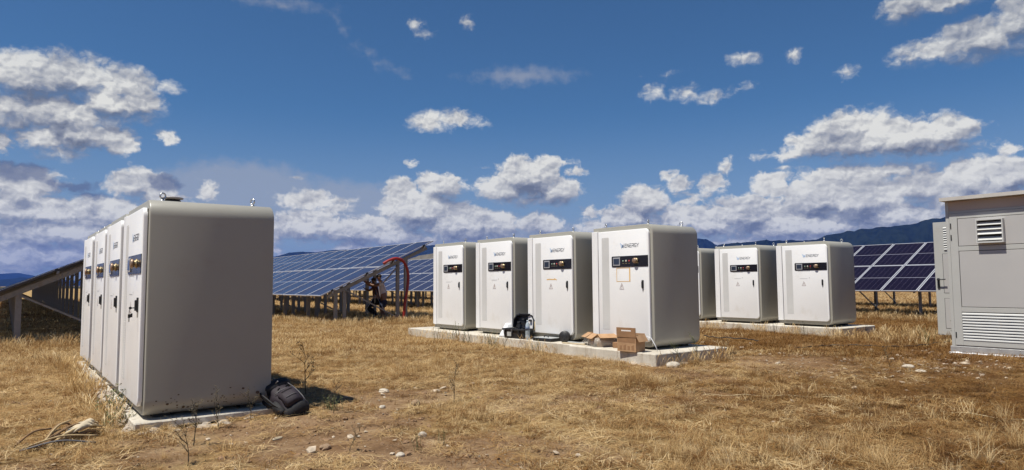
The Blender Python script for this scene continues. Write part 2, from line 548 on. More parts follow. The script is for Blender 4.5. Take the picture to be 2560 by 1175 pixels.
M['stalk_pale'] = plain('pale_dry_stick', (0.40, 0.29, 0.15), 0.85, var=0.25, vscale=14, bump=0.4, bscale=60)
M['husk'] = plain('pale_husk', (0.48, 0.40, 0.28), 0.8, var=0.2, vscale=10, bump=0.5, bscale=40)
M['stone'] = plain('pale_stone', (0.46, 0.40, 0.32), 0.85, var=0.25, vscale=8, bump=0.6, bscale=30)
M['stone_brown'] = plain('brown_stone', (0.30, 0.20, 0.12), 0.9, var=0.3, vscale=8, bump=0.6, bscale=30)
M['weed_dark'] = plain('dark_dry_weed', (0.085, 0.065, 0.035), 0.9, var=0.35, vscale=9)
M['weed_green'] = plain('grey_green_weed', (0.115, 0.12, 0.045), 0.85, var=0.35, vscale=9)
M['wood'] = plain('pale_lath', (0.55, 0.45, 0.30), 0.8, var=0.2, vscale=5)
M['helmet'] = plain('white_plastic', (0.85, 0.85, 0.86), 0.35)
M['tape_black'] = plain('black_tape', (0.025, 0.022, 0.022), 0.5)


def mat_concrete(name, a, b_, stain):
    m, g, b = mat(name)
    P = g.add('ShaderNodeTexCoord').outputs['Object']
    n1 = g.noise(P, 2.2, 6, 0.65)
    n2 = g.noise(P, 26, 4, 0.6)
    c = g.mix(g.mapr(n1, 0.35, 0.65, kind='LINEAR'), a, b_)
    c = g.mix(g.math('MULTIPLY', g.mapr(n2, 0.52, 0.75), 0.35), c, stain)
    sp = g.add('ShaderNodeSeparateXYZ')
    g.l.new(P, sp.inputs[0])
    drip = g.noise(g.vmath('MULTIPLY', P, (9, 9, 0.7)), 1.0, 4, 0.6)
    c = g.mix(g.math('MULTIPLY', g.mapr(drip, 0.50, 0.72), 0.5), c, stain)
    g.l.new(c, b.inputs['Base Color'])
    b.inputs['Roughness'].default_value = 0.9
    bp = g.add('ShaderNodeBump')
    bp.inputs['Strength'].default_value = 0.5
    bp.inputs['Distance'].default_value = 0.012
    g.l.new(g.noise(P, 38, 6, 0.7), bp.inputs['Height'])
    g.l.new(bp.outputs[0], b.inputs['Normal'])
    return m


M['concrete'] = mat_concrete('concrete', (0.49, 0.44, 0.36), (0.62, 0.57, 0.49), (0.27, 0.20, 0.13))
M['concrete_rough'] = mat_concrete('rough_concrete', (0.34, 0.28, 0.22), (0.48, 0.41, 0.33), (0.20, 0.14, 0.09))


def mat_card():
    m, g, b = mat('cardboard')
    P = g.add('ShaderNodeTexCoord').outputs['Object']
    n = g.noise(P, 5, 5, 0.6)
    st = g.noise(g.vmath('MULTIPLY', P, (3, 3, 160)), 1.0, 2, 0.5)
    c = g.mix(g.mapr(n, 0.3, 0.7), (0.37, 0.215, 0.11), (0.46, 0.28, 0.15))
    c = g.mix(g.math('MULTIPLY', g.mapr(st, 0.4, 0.6), 0.18), c, (0.30, 0.17, 0.08))
    g.l.new(c, b.inputs['Base Color'])
    b.inputs['Roughness'].default_value = 0.85
    return m


M['card'] = mat_card()
M['card_dark'] = plain('cardboard_print', (0.285, 0.155, 0.075), 0.8, var=0.15, vscale=9)


def mat_wrap():
    m, g, b = mat('clear_plastic_wrap')
    P = g.add('ShaderNodeTexCoord').outputs['Object']
    b.inputs['Base Color'].default_value = (0.75, 0.70, 0.62, 1)
    b.inputs['Roughness'].default_value = 0.12
    b.inputs['Alpha'].default_value = 0.38
    bp = g.add('ShaderNodeBump')
    bp.inputs['Strength'].default_value = 0.9
    bp.inputs['Distance'].default_value = 0.03
    g.l.new(g.noise(P, 14, 4, 0.6, dist=1.2), bp.inputs['Height'])
    g.l.new(bp.outputs[0], b.inputs['Normal'])
    return m


M['wrap'] = mat_wrap()


def mat_bottle():
    m, g, b = mat('clear_bottle_plastic')
    b.inputs['Base Color'].default_value = (0.62, 0.72, 0.78, 1)
    b.inputs['Roughness'].default_value = 0.08
    b.inputs['Alpha'].default_value = 0.55
    return m


M['bottle'] = mat_bottle()


def mat_cells(name, base, line, mid, blend, spec=0.42):
    """solar cells under glass; object coordinates run along the module (x up the slope, y across)"""
    m, g, b = mat(name)
    P = g.add('ShaderNodeTexCoord').outputs['Object']
    sp = g.add('ShaderNodeSeparateXYZ')
    g.l.new(P, sp.inputs[0])
    X, Y = sp.outputs[0], sp.outputs[1]

    def lines(v, pitch, w):
        t = g.math('ABSOLUTE', g.math('SUBTRACT', g.math('FRACT', g.math('DIVIDE', v, pitch)), 0.5))
        return g.math('GREATER_THAN', t, 0.5 - w / pitch / 2)
    ly = lines(Y, 1.22 / 6, 0.008)
    lx = lines(X, 2.32 / 24, 0.004)
    n = g.noise(P, 2.5, 3, 0.5)
    cellid = g.add('ShaderNodeTexWhiteNoise', noise_dimensions='2D')
    g.l.new(g.vmath('FLOOR', g.vmath('DIVIDE', P, (2.32 / 12, 1.22 / 6, 1))), cellid.inputs['Vector'])
    c = g.mix(g.mapr(n, 0.3, 0.7), [x * 0.85 for x in base], [x * 1.15 for x in base])
    c = g.mix(g.math('MULTIPLY', cellid.outputs[0], 0.25), c, [x * 1.5 for x in base])
    oi = g.add('ShaderNodeObjectInfo')
    c = g.mix(g.math('MULTIPLY', oi.outputs['Random'], 0.3), c, [x * 1.35 for x in base])
    c = g.mix(g.math('MULTIPLY', ly, blend), c, line)
    c = g.mix(g.math('MULTIPLY', lx, blend * 0.45), c, line)
    cm = g.math('LESS_THAN', g.math('ABSOLUTE', X), 0.012)
    c = g.mix(g.math('MULTIPLY', cm, 0.85), c, mid)
    g.l.new(c, b.inputs['Base Color'])
    b.inputs['Roughness'].default_value = 0.16
    b.inputs['Specular IOR Level'].default_value = spec
    dn = g.noise(P, 1.1, 4, 0.6)
    g.put(b.inputs['Roughness'], g.mapr(dn, 0.35, 0.7, 0.10, 0.30))
    return m


M['cells_blue'] = mat_cells('blue_solar_cells', (0.025, 0.021, 0.043), (0.20, 0.20, 0.25), (0.50, 0.52, 0.58), 0.30)
M['cells_dark'] = mat_cells('dark_solar_cells', (0.0070, 0.0035, 0.0105), (0.13, 0.11, 0.15), (0.36, 0.35, 0.41), 0.5, 0.18)


# ------------------------------------------------------------------ ground
def vnoise(x, y, seed=0):
    """cheap value noise for numpy arrays"""
    xi, yi = np.floor(x).astype(np.int64), np.floor(y).astype(np.int64)
    xf, yf = x - xi, y - yi
    xf, yf = xf * xf * (3 - 2 * xf), yf * yf * (3 - 2 * yf)

    def h(a, b):
        n = (a * 374761393 + b * 668265263 + seed * 974711) & 0xffffffff
        n = ((n ^ (n >> 13)) * 1274126177) & 0xffffffff
        return ((n ^ (n >> 16)) & 0xffff) / 65535.0
    return (h(xi, yi) * (1 - xf) + h(xi + 1, yi) * xf) * (1 - yf) + (h(xi, yi + 1) * (1 - xf) + h(xi + 1, yi + 1) * xf) * yf


def fbm(x, y, oct=4, seed=0):
    s, a, t = 0, 0.5, 0
    for k in range(oct):
        s = s + a * vnoise(x * 2 ** k, y * 2 ** k, seed + k)
        t += a
        a *= 0.5
    return s / t


# bare earth: centre x, y, radius, weight
DIRT = [(3.9, 7.4, 1.0, .8), (2.9, 6.4, 0.9, .9), (4.8, 6.3, 1.0, .8), (3.3, 4.7, 0.9, .8), (2.2, 5.8, 0.8, .8), (1.2, 6.0, 0.7, .7),
        (5.5, 6.0, 0.9, .6), (8.4, 6.8, 0.9, .8), (11.0, 6.2, 1.8, .75), (6.2, 4.8, 0.9, .55), (1.9, 6.8, 0.6, .8), (2.8, 5.2, 0.8, .8),
        (12.8, 5.0, 1.8, .8), (13.6, 4.2, 1.2, .7), (9.4, 5.4, 1.0, .5), (3.2, 8.6, .7, .5), (4.0, 4.0, .8, .5), (0.3, 6.4, .5, .5)]


def dirt_at(x, y):
    d = np.zeros_like(x)
    for cx, cy, r, w in DIRT:
        q = ((x - cx) ** 2 + (y - cy) ** 2) / (r * r)
        d = np.maximum(d, w * np.exp(-q * 0.8))
    d = d + (fbm(x * 0.9, y * 0.9, 4, 11) - 0.5) * 1.25
    return np.clip(d, 0, 1)


def ground_z(x, y):
    r = np.sqrt((x - 6) ** 2 + (y - 8) ** 2)
    near = np.clip(1.6 - r / 40.0, 0, 1)
    z = -0.05 + (fbm(x * 0.35, y * 0.35, 3, 3) - 0.5) * 0.07 * near + (fbm(x * 2.3, y * 2.3, 3, 5) - 0.5) * 0.035 * near
    z = z - 0.055 * np.exp(-((x - 1.4) ** 2 / 3.0 + (y - 8.2) ** 2 / 8.0))
    z = z + (fbm(x * 0.012, y * 0.012, 3, 9) - 0.5) * 0.3 * np.clip((r - 60) / 200, 0, 1)
    return z


def rust(x, y):
    """rusty colour drift, stronger towards the kiosk side"""
    s = np.clip((x * 0.55 - y * 0.55 - 0.2) / 4.0, -0.3, 0.75)
    return np.clip(fbm(x * .55, y * .55, 4, 31) - .42 + s, 0, 1)


def mat_ground():
    m, g, b = mat('dry_ground')
    P = g.add('ShaderNodeTexCoord').outputs['Object']
    at = g.add('ShaderNodeAttribute', attribute_name='dirt')
    n1 = g.noise(P, 0.55, 6, 0.62)
    n2 = g.noise(P, 3.1, 6, 0.65)
    n3 = g.noise(P, 17.0, 5, 0.7)
    # matted straw: fibres in two directions
    f1 = g.noise(g.vmath('MULTIPLY', P, (90, 11, 1)), 1.0, 4, 0.65, dist=1.5)
    f2 = g.noise(g.vmath('MULTIPLY', P, (13, 80, 1)), 1.0, 4, 0.65, dist=1.5)
    fib = g.math('MAXIMUM', f1, f2)
    soil = g.ramp(g.math('ADD', g.math('MULTIPLY', n2, 0.6), g.math('MULTIPLY', n3, 0.4)),
                  [(0.28, (0.130, 0.070, 0.034)), (0.46, (0.255, 0.152, 0.078)), (0.60, (0.37, 0.240, 0.132)), (0.8, (0.47, 0.335, 0.20))])
    straw = g.ramp(g.math('ADD', g.math('MULTIPLY', fib, 0.62), g.math('MULTIPLY', n3, 0.38)),
                   [(0.32, (0.085, 0.040, 0.014)), (0.48, (0.28, 0.168, 0.064)), (0.60, (0.47, 0.325, 0.145)), (0.78, (0.62, 0.48, 0.27))])
    k = g.math('ADD', at.outputs['Fac'], g.math('MULTIPLY', g.math('SUBTRACT', n2, 0.5), 1.3))
    c = g.mix(g.mapr(k, 0.22, 0.62), straw, soil)
    # rusty and ochre drifts
    c = g.mix(g.math('MULTIPLY', g.mapr(n1, 0.54, 0.70), 0.45), c, (0.17, 0.078, 0.026))
    c = g.mix(g.math('MULTIPLY', g.mapr(n1, 0.48, 0.32), 0.40), c, (0.50, 0.36, 0.185))
    ar = g.add('ShaderNodeAttribute', attribute_name='rust')
    c = g.mix(g.math('MULTIPLY', g.mapr(g.math('ADD', ar.outputs['Fac'], g.math('MULTIPLY', g.math('SUBTRACT', n3, 0.5), 0.9)), 0.15, 0.75), 0.52), c, (0.135, 0.060, 0.020))
    # small white grit
    vor = g.voro(P, 34.0, feature='F1', out='Distance')
    vc = g.voro(P, 34.0, feature='F1', out='Color')
    sepc = g.add('ShaderNodeSeparateColor')
    g.l.new(vc, sepc.inputs[0])
    grit = g.math('MULTIPLY', g.math('LESS_THAN', vor, 0.22), g.math('GREATER_THAN', sepc.outputs[0], 0.90))
    c = g.mix(g.math('MULTIPLY', grit, g.mapr(at.outputs['Fac'], 0.0, 0.6, 0.12, 0.7)), c, (0.55, 0.47, 0.37))
    g.l.new(c, b.inputs['Base Color'])
    b.inputs['Roughness'].default_value = 0.95
    b.inputs['Specular IOR Level'].default_value = 0.15
    h = g.math('ADD', g.math('MULTIPLY', n3, 0.6), g.math('MULTIPLY', fib, 0.6))
    h = g.math('ADD', h, g.math('MULTIPLY', n2, 0.8))
    bp = g.add('ShaderNodeBump')
    bp.inputs['Strength'].default_value = 0.9
    bp.inputs['Distance'].default_value = 0.05
    g.l.new(h, bp.inputs['Height'])
    g.l.new(bp.outputs[0], b.inputs['Normal'])
    return m


def axis_coords(lo, hi, step, far):
    a = list(np.arange(lo, hi + 1e-6, step))
    d, x = step, hi
    while x < far:
        d *= 1.22
        x += d
        a.append(x)
    d, x = step, lo
    pre = []
    while x > -far:
        d *= 1.22
        x -= d
        pre.append(x)
    return np.array(pre[::-1] + a)


def build_ground():
    xs, ys = axis_coords(-2, 18, 0.09, 16000), axis_coords(0, 20, 0.09, 16000)
    X, Y = np.meshgrid(xs, ys, indexing='ij')
    Z = ground_z(X, Y)
    co = np.stack([X, Y, Z], -1).reshape(-1, 3)
    nx, ny = X.shape
    i = np.arange(nx * ny).reshape(nx, ny)
    q = np.stack([i[:-1, :-1], i[1:, :-1], i[1:, 1:], i[:-1, 1:]], -1).reshape(-1, 4)
    me = bpy.data.meshes.new('ground')
    me.vertices.add(len(co))
    me.vertices.foreach_set('co', co.ravel())
    me.loops.add(q.size)
    me.loops.foreach_set('vertex_index', q.ravel())
    me.polygons.add(len(q))
    me.polygons.foreach_set('loop_start', np.arange(0, q.size, 4))
    me.polygons.foreach_set('use_smooth', np.ones(len(q), bool))
    me.update()
    a = me.attributes.new('dirt', 'FLOAT', 'POINT')
    a.data.foreach_set('value', dirt_at(X, Y).ravel().astype(np.float32))
    a = me.attributes.new('rust', 'FLOAT', 'POINT')
    a.data.foreach_set('value', rust(X, Y).ravel().astype(np.float32))
    me.materials.append(mat_ground())
    o = bpy.data.objects.new('ground', me)
    link(o)
    tag(o, kind='structure', label='dry earth and matted straw of the solar field')
    return o


build_ground()


# ------------------------------------------------------------------ mountains
def mat_mountain(name, a, b_, sc):
    m, g, b = mat(name)
    P = g.add('ShaderNodeTexCoord').outputs['Object']
    n = g.noise(P, sc, 6, 0.65)
    n2 = g.noise(P, sc * 9, 5, 0.65)
    c = g.mix(g.mapr(g.math('MULTIPLY_ADD', n2, 0.5, g.math('MULTIPLY', n, 0.5)), 0.38, 0.62), a, b_)
    g.l.new(c, b.inputs['Base Color'])
    b.inputs['Roughness'].default_value = 1.0
    b.inputs['Specular IOR Level'].default_value = 0.0
    return m


M['forest'] = mat_mountain('forested_slope', (0.004, 0.007, 0.006), (0.014, 0.020, 0.013), 0.0016)
M['scrub'] = mat_mountain('dry_scrub_slope', (0.10, 0.09, 0.065), (0.17, 0.145, 0.10), 0.003)


def mountain(name, pts, dist, depth, m, seed, label):
    az = np.array([p[0] for p in pts])
    el = np.array([p[1] for p in pts])
    n, k = 160, 26
    aa = np.linspace(az[0], az[-1], n)
    ee = np.interp(aa, az, el)
    ker = np.ones(3) / 3
    ee = np.convolve(np.pad(ee, 1, mode='edge'), ker, 'valid')
    edge = np.clip(np.minimum(aa - aa[0], aa[-1] - aa) / (0.06 * (aa[-1] - aa[0])), 0, 1)
    Hh = (dist * np.tan(np.radians(ee)) + CAM_H)
    t = np.linspace(0, 1.45, k)
    A, T = np.meshgrid(aa, t, indexing='ij')
    prof = np.where(T <= 1, T ** 1.25, np.clip(1 - (T - 1) * 1.4, 0, 1))
    th = np.radians(YAW - A)
    rr = dist - depth + depth * T
    wig = (fbm(A * 2.2 + T * 1.5, T * 4.0 + A * .3, 4, seed) - 0.5)
    hz = Hh[:, None] * prof * (1 + wig * 1.1 * np.clip(1 - np.abs(T - 1) * 0, 0, 1) * (1 - np.exp(-np.abs(T - 1) * 5)))
    hz = hz * (0.25 + 0.75 * edge[:, None]) - 8 * (T < 0.02) - 8 * (T > 1.4)
    co = np.stack([rr * np.cos(th), rr * np.sin(th), hz], -1).reshape(-1, 3)
    i = np.arange(n * k).reshape(n, k)
    q = np.stack([i[:-1, :-1], i[1:, :-1], i[1:, 1:], i[:-1, 1:]], -1).reshape(-1, 4)
    me = bpy.data.meshes.new(name)
    me.from_pydata(co.tolist(), [], q.tolist())
    me.polygons.foreach_set('use_smooth', np.ones(len(q), bool))
    me.materials.append(m)
    o = bpy.data.objects.new(name, me)
    link(o)
    tag(o, kind='structure', label=label)


mountain('mountain', [(-50, 0.5), (-44, 0.8), (-38.55, 0.76), (-37.28, 0.87), (-36.3, 0.93), (-35.29, 0.71), (-33.89, 0.43), (-30, 0.3)], 14500, 2500, M['forest'], 4, 'pale far mountain beyond the left end of the plain')
mountain('mountain', [(-46, 0.3), (-38.54, 0.38), (-37.27, 0.46), (-36.4, 0.54), (-36.18, 0.65), (-35.28, 0.51), (-34.35, 0.32), (-31, 0.2)], 9000, 1500, M['forest'], 5, 'small blue hill in front of the pale far mountain')
mountain('mountain', [(-30, 0.9), (-23.21, 1.64), (-20.87, 2.03), (-19.37, 2.33), (-18.31, 2.63), (-17.22, 2.74), (-16.6, 2.64), (-15.02, 2.85), (-12.77, 2.93), (-11.13, 3.04), (-9.48, 3.01), (-7.48, 3.28), (-6.13, 3.35), (-3.42, 3.24), (0.67, 2.71), (4.75, 2.27), (7.45, 1.9), (12, 1.2)], 7600, 2200, M['forest'], 6, 'long blue mountain behind the middle solar array')
mountain('hill', [(-11.5, 1.1), (-9.81, 1.66), (-8.81, 2.07), (-7.81, 2.44), (-6.47, 2.67), (-4.44, 2.74), (-1.04, 2.31), (2.37, 1.61), (6, 0.9)], 3000, 900, M['scrub'], 7, 'rounded dry hill in front of the long blue mountain')
mountain('mountain', [(4, 1.4), (7.45, 2.24), (10.79, 2.7), (14.05, 3.27), (15.34, 3.54), (15.82, 3.59), (16.35, 3.42), (17.06, 3.01), (18.14, 2.72), (19.34, 2.05), (22, 1.2)], 6800, 1800, M['forest'], 8, 'pointed mountain peak between the cabinet rows')
mountain('mountain', [(13.5, 1.4), (15.3, 2.13), (16.9, 3.01), (18.15, 3.18), (19.68, 3.27), (21.78, 3.27), (23.24, 3.29), (24.38, 3.25), (25.52, 3.68), (26.63, 3.82), (27.72, 3.95), (29.05, 4.07), (30.09, 4.11), (31.11, 4.24), (32.12, 4.48), (32.97, 4.57), (34.29, 4.66), (36.12, 4.68), (38.3, 4.66), (40.34, 4.25), (44.03, 3.0), (48, 2.2), (52, 1.6)], 4600, 1500, M['forest'], 9, 'dark forested mountain rising behind the kiosk')

# ------------------------------------------------------------------ solar arrays
TILT = 24.6
PL, PW, PITCH_Y = 2.39, 1.265, 1.30
ct, st = math.cos(R(TILT)), math.sin(R(TILT))


def panel_mesh(cells, side=0):
    b = MB()
    hx, hy, w, t = PL / 2, PW / 2, 0.034, 0.04
    o = [(-hx, -hy), (hx, -hy), (hx, hy), (-hx, hy)]
    i = [(-hx + w, -hy + w), (hx - w, -hy + w), (hx - w, hy - w), (-hx + w, hy - w)]
    V = lambda p, z: b.bm.verts.new((p[0], p[1], z))
    ot, ob = [V(p, 0) for p in o], [V(p, -t) for p in o]
    it, ig = [V(p, 0) for p in i], [V(p, -0.005) for p in i]
    for k in range(4):
        j = (k + 1) % 4
        for vs_, mi in (((ot[k], ot[j], it[j], it[k]), 0), ((it[k], it[j], ig[j], ig[k]), 0), ((ob[k], ot[k], ot[j], ob[j]), side)):
            f = b.bm.faces.new(vs_)
            f.material_index = mi
    f = b.bm.faces.new(ig)
    f.material_index = 1
    f = b.bm.faces.new(ob)
    f.material_index = 2
    return b.mesh('solar_panel', [M['alu'], cells, M['backsheet']])


PANEL_BLUE, PANEL_DARK, PANEL_END = panel_mesh(M['cells_blue']), panel_mesh(M['cells_dark']), panel_mesh(M['cells_dark'], 2)


def c_section(h, name):
    b = MB()
    a, d, t = 0.062, 0.075, 0.012      # half width, depth, sheet
    prof = [(0, -a), (d, -a), (d, -a + t), (t, -a + t), (t, a - t), (d, a - t), (d, a), (0, a)]
    # open side away from the camera, web towards -X turned to face -Y
    prof = [(v, u) for u, v in prof]
    b.prism(prof, 'z', -0.45, h)
    return b.mesh(name, M['galv'])


FRONT_POST, REAR_POST = c_section(1.26, 'post'), c_section(2.10, 'post')


def beam(p, q, w, h, name='beam'):
    """rectangular bar between two points, as mesh in world offsets"""
    b = MB()
    p, q = Vector(p), Vector(q)
    d = (q - p).normalized()
    s = d.cross(Vector((0, 0, 1)))
    s = s.normalized() if s.length > 1e-4 else Vector((1, 0, 0))
    u = s.cross(d)
    ring = lambda c: [c + s * w / 2 + u * h / 2, c - s * w / 2 + u * h / 2, c - s * w / 2 - u * h / 2, c + s * w / 2 - u * h / 2]
    b.rings([ring(p), ring(q)], smooth=False)
    return b.mesh(name, M['galv'])


def slope_pt(s, y, off):
    """point s metres up the slope, off metres below the glass (perpendicular)"""
    return (s * ct + off * st, y, 0.97 + s * st - off * ct)


RAFTER = beam(slope_pt(0.30, 0, 0.185), slope_pt(4.55, 0, 0.185), 0.06, 0.12, 'rafter')
BRACE = beam((1.02, -0.07, 1.12), (3.0, -0.07, 0.12), 0.03, 0.045, 'brace')
BRACE2 = beam((2.40, -0.07, 1.38), (3.02, -0.07, 2.03), 0.03, 0.045, 'brace')
_b = MB()
_b.box(-0.035, 0.035, -0.03, 0.03, -0.06, 0.016)
CLAMP = _b.mesh('clamp', M['dark_edge'])


def solar_array(x0, y0, ncol, cells_mesh, label, pair=False, rear=True):
    root = empty('solar_array', (x0, y0, 0), 0, label, 'solar array')
    root['group'] = 'rows of solar panels in the field'
    r2 = random.Random(int(x0 * 10) + 5)
    for c in range(ncol):
        for k in (0, 1):
            s = PL / 2 + k * (PL + 0.03)
            p = slope_pt(s, c * PITCH_Y + PITCH_Y / 2, 0)
            inst('solar_panel', cells_mesh, root, (p[0], p[1], p[2] + r2.uniform(-.003, .003)), (r2.uniform(-.003, .003), -R(TILT) + r2.uniform(-.004, .004), 0))
    L = ncol * PITCH_Y
    for s in (0.45, 1.85, 2.95, 4.35):
        q0, q1 = slope_pt(s, -0.05, 0.075), slope_pt(s, L + 0.05, 0.075)
        b = MB()
        b.rings([[(q[0] + dx * ct - dz * -st * 0, q[1], q[2] + dz + dx * st) for dx, dz in ((-.03, -.03), (.03, -.03), (.03, .03), (-.03, .03))] for q in (q0, q1)], smooth=False)
        b.build('purlin', M['galv'], root)
        c = slope_pt(s, 0.0, 0.0)
        inst('clamp', CLAMP, root, (c[0], -0.004, c[2]), (0, -R(TILT), 0))
    y = 0.25
    k = 0
    while y < L:
        inst('rafter', RAFTER, root, (0, y, 0))
        inst('post', FRONT_POST, root, (0.98, y, 0))
        inst('post', REAR_POST, root, (3.03, y, 0.0))
        if pair:
            inst('post', FRONT_POST, root, (0.66, y + 0.002, -0.13))
            inst('post', REAR_POST, root, (3.36, y + 0.002, 0.15))
        if k % 2 == 0:
            inst('brace', BRACE, root, (0, y, 0))
            if k < 8:
                inst('brace', BRACE2, root, (0, y, 0))
        y += 2 * PITCH_Y
        k += 1
    return root


solar_array(8.44, 22.0, 40, PANEL_BLUE, 'long blue solar array with red conduit at its end and two people working below', pair=True)
solar_array(-0.74, 19.4, 56, PANEL_END, 'solar array seen from its dark end behind the left row of cabinets')
solar_array(17.75, 22.6, 34, PANEL_BLUE, 'blue solar array seen under the raised end of the one with the red conduit', pair=True)
solar_array(27.0, 3.2, 56, PANEL_DARK, 'dark solar array visible between the rightmost cabinet and the open kiosk door')
solar_array(36.3, 1.3, 50, PANEL_DARK, 'farthest solar array, its posts showing below the dark one near the kiosk')

# ------------------------------------------------------------------ concrete slabs
def slab(name, x0, x1, y0, y1, z0, z1, label, mats, seed, tilt=0.0):
    b = MB()
    n = max(6, int((y1 - y0) / 0.25))
    r2 = random.Random(seed)
    prof = []
    b.box(x0, x1, y0, y1, z0, z1, bev=0.012)
    bmesh.ops.subdivide_edges(b.bm, edges=[e for e in b.bm.edges if e.calc_length() > 0.6], cuts=14, use_grid_fill=True)
    for v in b.bm.verts:
        v.co.z += (r2.random() - .5) * 0.004
        if v.co.z < z1 - 0.03:
            v.co.x += (r2.random() - .5) * 0.012
            v.co.y += (r2.random() - .5) * 0.012
    o = b.build(name, mats)
    tag(o, label, 'concrete slab')
    return o


def rubble(parent, pts, name, seed, r0=0.03, r1=0.09):
    """rough concrete and stones spilling from under a slab, one joined piece"""
    b = MB()
    r2 = random.Random(seed)
    for (x, y, z) in pts:
        bm2 = bmesh.new()
        bmesh.ops.create_icosphere(bm2, subdivisions=2, radius=1.0)
        sx, sy, sz = r2.uniform(r0, r1), r2.uniform(r0, r1), r2.uniform(r0, r1) * 0.6
        ph = r2.random() * 50
        for v in bm2.verts:
            k = 0.75 + 0.5 * float(vnoise(np.array(v.co.x * 1.7 + ph), np.array(v.co.y * 1.7 + v.co.z * 2.1), seed))
            v.co = Vector((v.co.x * sx * k, v.co.y * sy * k, v.co.z * sz * k))
        b.join(bm2, 0, Matrix.Translation((x, y, z)) @ Matrix.Rotation(r2.random() * 6.28, 4, 'Z'))
    o = b.build(name, M['concrete_rough'], parent)
    o['kind'] = 'stuff'
    return o


sm1 = slab('concrete_slab', 8.62, 10.58, 7.55, 9.70, -0.16, 0.158, 'pale concrete slab with the two cardboard boxes under the nearest middle cabinet', M['concrete'], 1)
sm2 = slab('concrete_slab', 8.74, 10.58, 9.715, 16.35, -0.16, 0.160, 'long pale concrete slab under the black toolbox and three middle cabinets', M['concrete'], 2)
sr = slab('concrete_slab', 16.90, 18.76, 8.72, 15.1, -0.2, 0.150, 'pale concrete slab carrying the right hand row of three cabinets', M['concrete'], 3)
sl = slab('concrete_slab', 1.05, 2.44, 7.575, 14.45, -0.075, 0.0, 'thin concrete slab under the left row of cabinets', M['concrete'], 4)
rubble(sl, [(1.08 + rnd.uniform(-.10, .06) * (1 if k < 200 else 0) , 7.7 + rnd.random() * 6.6, -0.095 + rnd.uniform(-.03, .03)) for k in range(120)]
       + [(1.05 + rnd.random() * 1.3, 7.56 + rnd.uniform(-.13, .03), -0.115 + rnd.uniform(-.02, .02)) for k in range(70)]
       + [(0.98 + rnd.random() * .12, 8.3 + rnd.random() * 3.2, -0.02 + rnd.uniform(-.03, .035)) for k in range(46)], 'rough_footing', 5)
rubble(sm1, [(8.62 + rnd.uniform(-.05, .05), 7.6 + rnd.random() * 2.1, -0.05 + rnd.uniform(-.03, .02)) for k in range(40)]
       + [(8.7 + rnd.random() * 1.8, 7.55 + rnd.uniform(-.05, .05), -0.06 + rnd.uniform(-.03, .02)) for k in range(30)], 'rough_footing', 6, .02, .06)
rubble(sm2, [(8.74 + rnd.uniform(-.05, .05), 9.75 + rnd.random() * 6.5, -0.05 + rnd.uniform(-.03, .02)) for k in range(90)], 'rough_footing', 7, .02, .055)

# ------------------------------------------------------------------ inverter cabinets
BODY_Y0, BODY_Y1, BODY_H, BODY_X0, BODY_X1 = -0.062, 1.455, 2.20, 0.050, 1.30
DZ0, DZ1 = 0.095, 2.115           # door bottom, top


def text_mesh(txt, size, name):
    cu = bpy.data.curves.new(name, 'FONT')
    cu.body = txt
    cu.size = size
    cu.extrude = 0.0
    cu.offset = size * 0.012
    o = bpy.data.objects.new(name, cu)
    C.objects.link(o)
    bpy.context.view_layer.update()
    dg = bpy.context.evaluated_depsgraph_get()
    me = bpy.data.meshes.new_from_object(o.evaluated_get(dg))
    C.objects.unlink(o)
    bpy.data.objects.remove(o)
    me.name = name
    return me


def strokes(b, lines, w, t, mi=0):
    """flat printed strokes in the y-z plane, standing t proud towards -X; points (u, v): u runs to -Y"""
    for ln in lines:
        for p, q in zip(ln, ln[1:]):
            d = Vector((q[0] - p[0], q[1] - p[1]))
            L = d.length
            if L < 1e-6:
                continue
            d /= L
            n = Vector((-d.y, d.x)) * w / 2
            e = d * w * 0.45
            P = [Vector(p) - e + n, Vector(q) + e + n, Vector(q) + e - n, Vector(p) - e - n]
            b.face([(-t, -c.x, c.y) for c in P], mi)


# wide, open letters as the printed name has them
GL = {
    'E': [[(0.9, 1), (0.05, 1)], [(0.85, .5), (0.05, .5)], [(0.9, 0), (0, 0), (0, .62)]],
    'N': [[(0, 0), (0, 1), (.85, 0), (.85, 1)]],
    'R': [[(0, 0), (0, .42)], [(0, 1), (.8, 1), (.9, .8), (.85, .5), (.2, .46)], [(.5, .45), (.9, 0)]],
    'G': [[(.95, 1), (.15, 1), (0, .75), (0, .25), (.15, 0), (.9, 0), (.9, .45), (.5, .45)]],
    'Y': [[(0, 1), (.45, .48), (.9, 1)], [(.45, .48), (.45, 0)]],
}


def logo_meshes():
    b = MB()
    H, Wd, pitch = 0.060, 0.047, 0.0600
    x = 0.0
    for ch in 'ENERGY':
        strokes(b, [[(x + u * Wd, v * H) for u, v in ln] for ln in GL[ch]], 0.0098, 0.002)
        x += pitch
    me1 = b.mesh('logo_lettering', M['logo_dark'])
    b = MB()
    # hatched W: a fan of thin blue strokes
    for k in range(4):
        o = k * 0.011
        strokes(b, [[(-0.115 + o, 0.085 - k * .006), (-0.085 + o, -0.012 + k * .004), (-0.058 + o * .6, 0.045)], [(-0.058 + o * .5, 0.045), (-0.036, -0.012 + k * .003), (-0.016 - o * .2, 0.075 - k * .01)]], 0.0062, 0.002)
    me2 = b.mesh('logo_mark', M['logo_blue'])
    return me1, me2


LOGO_TXT, LOGO_MARK = logo_meshes()


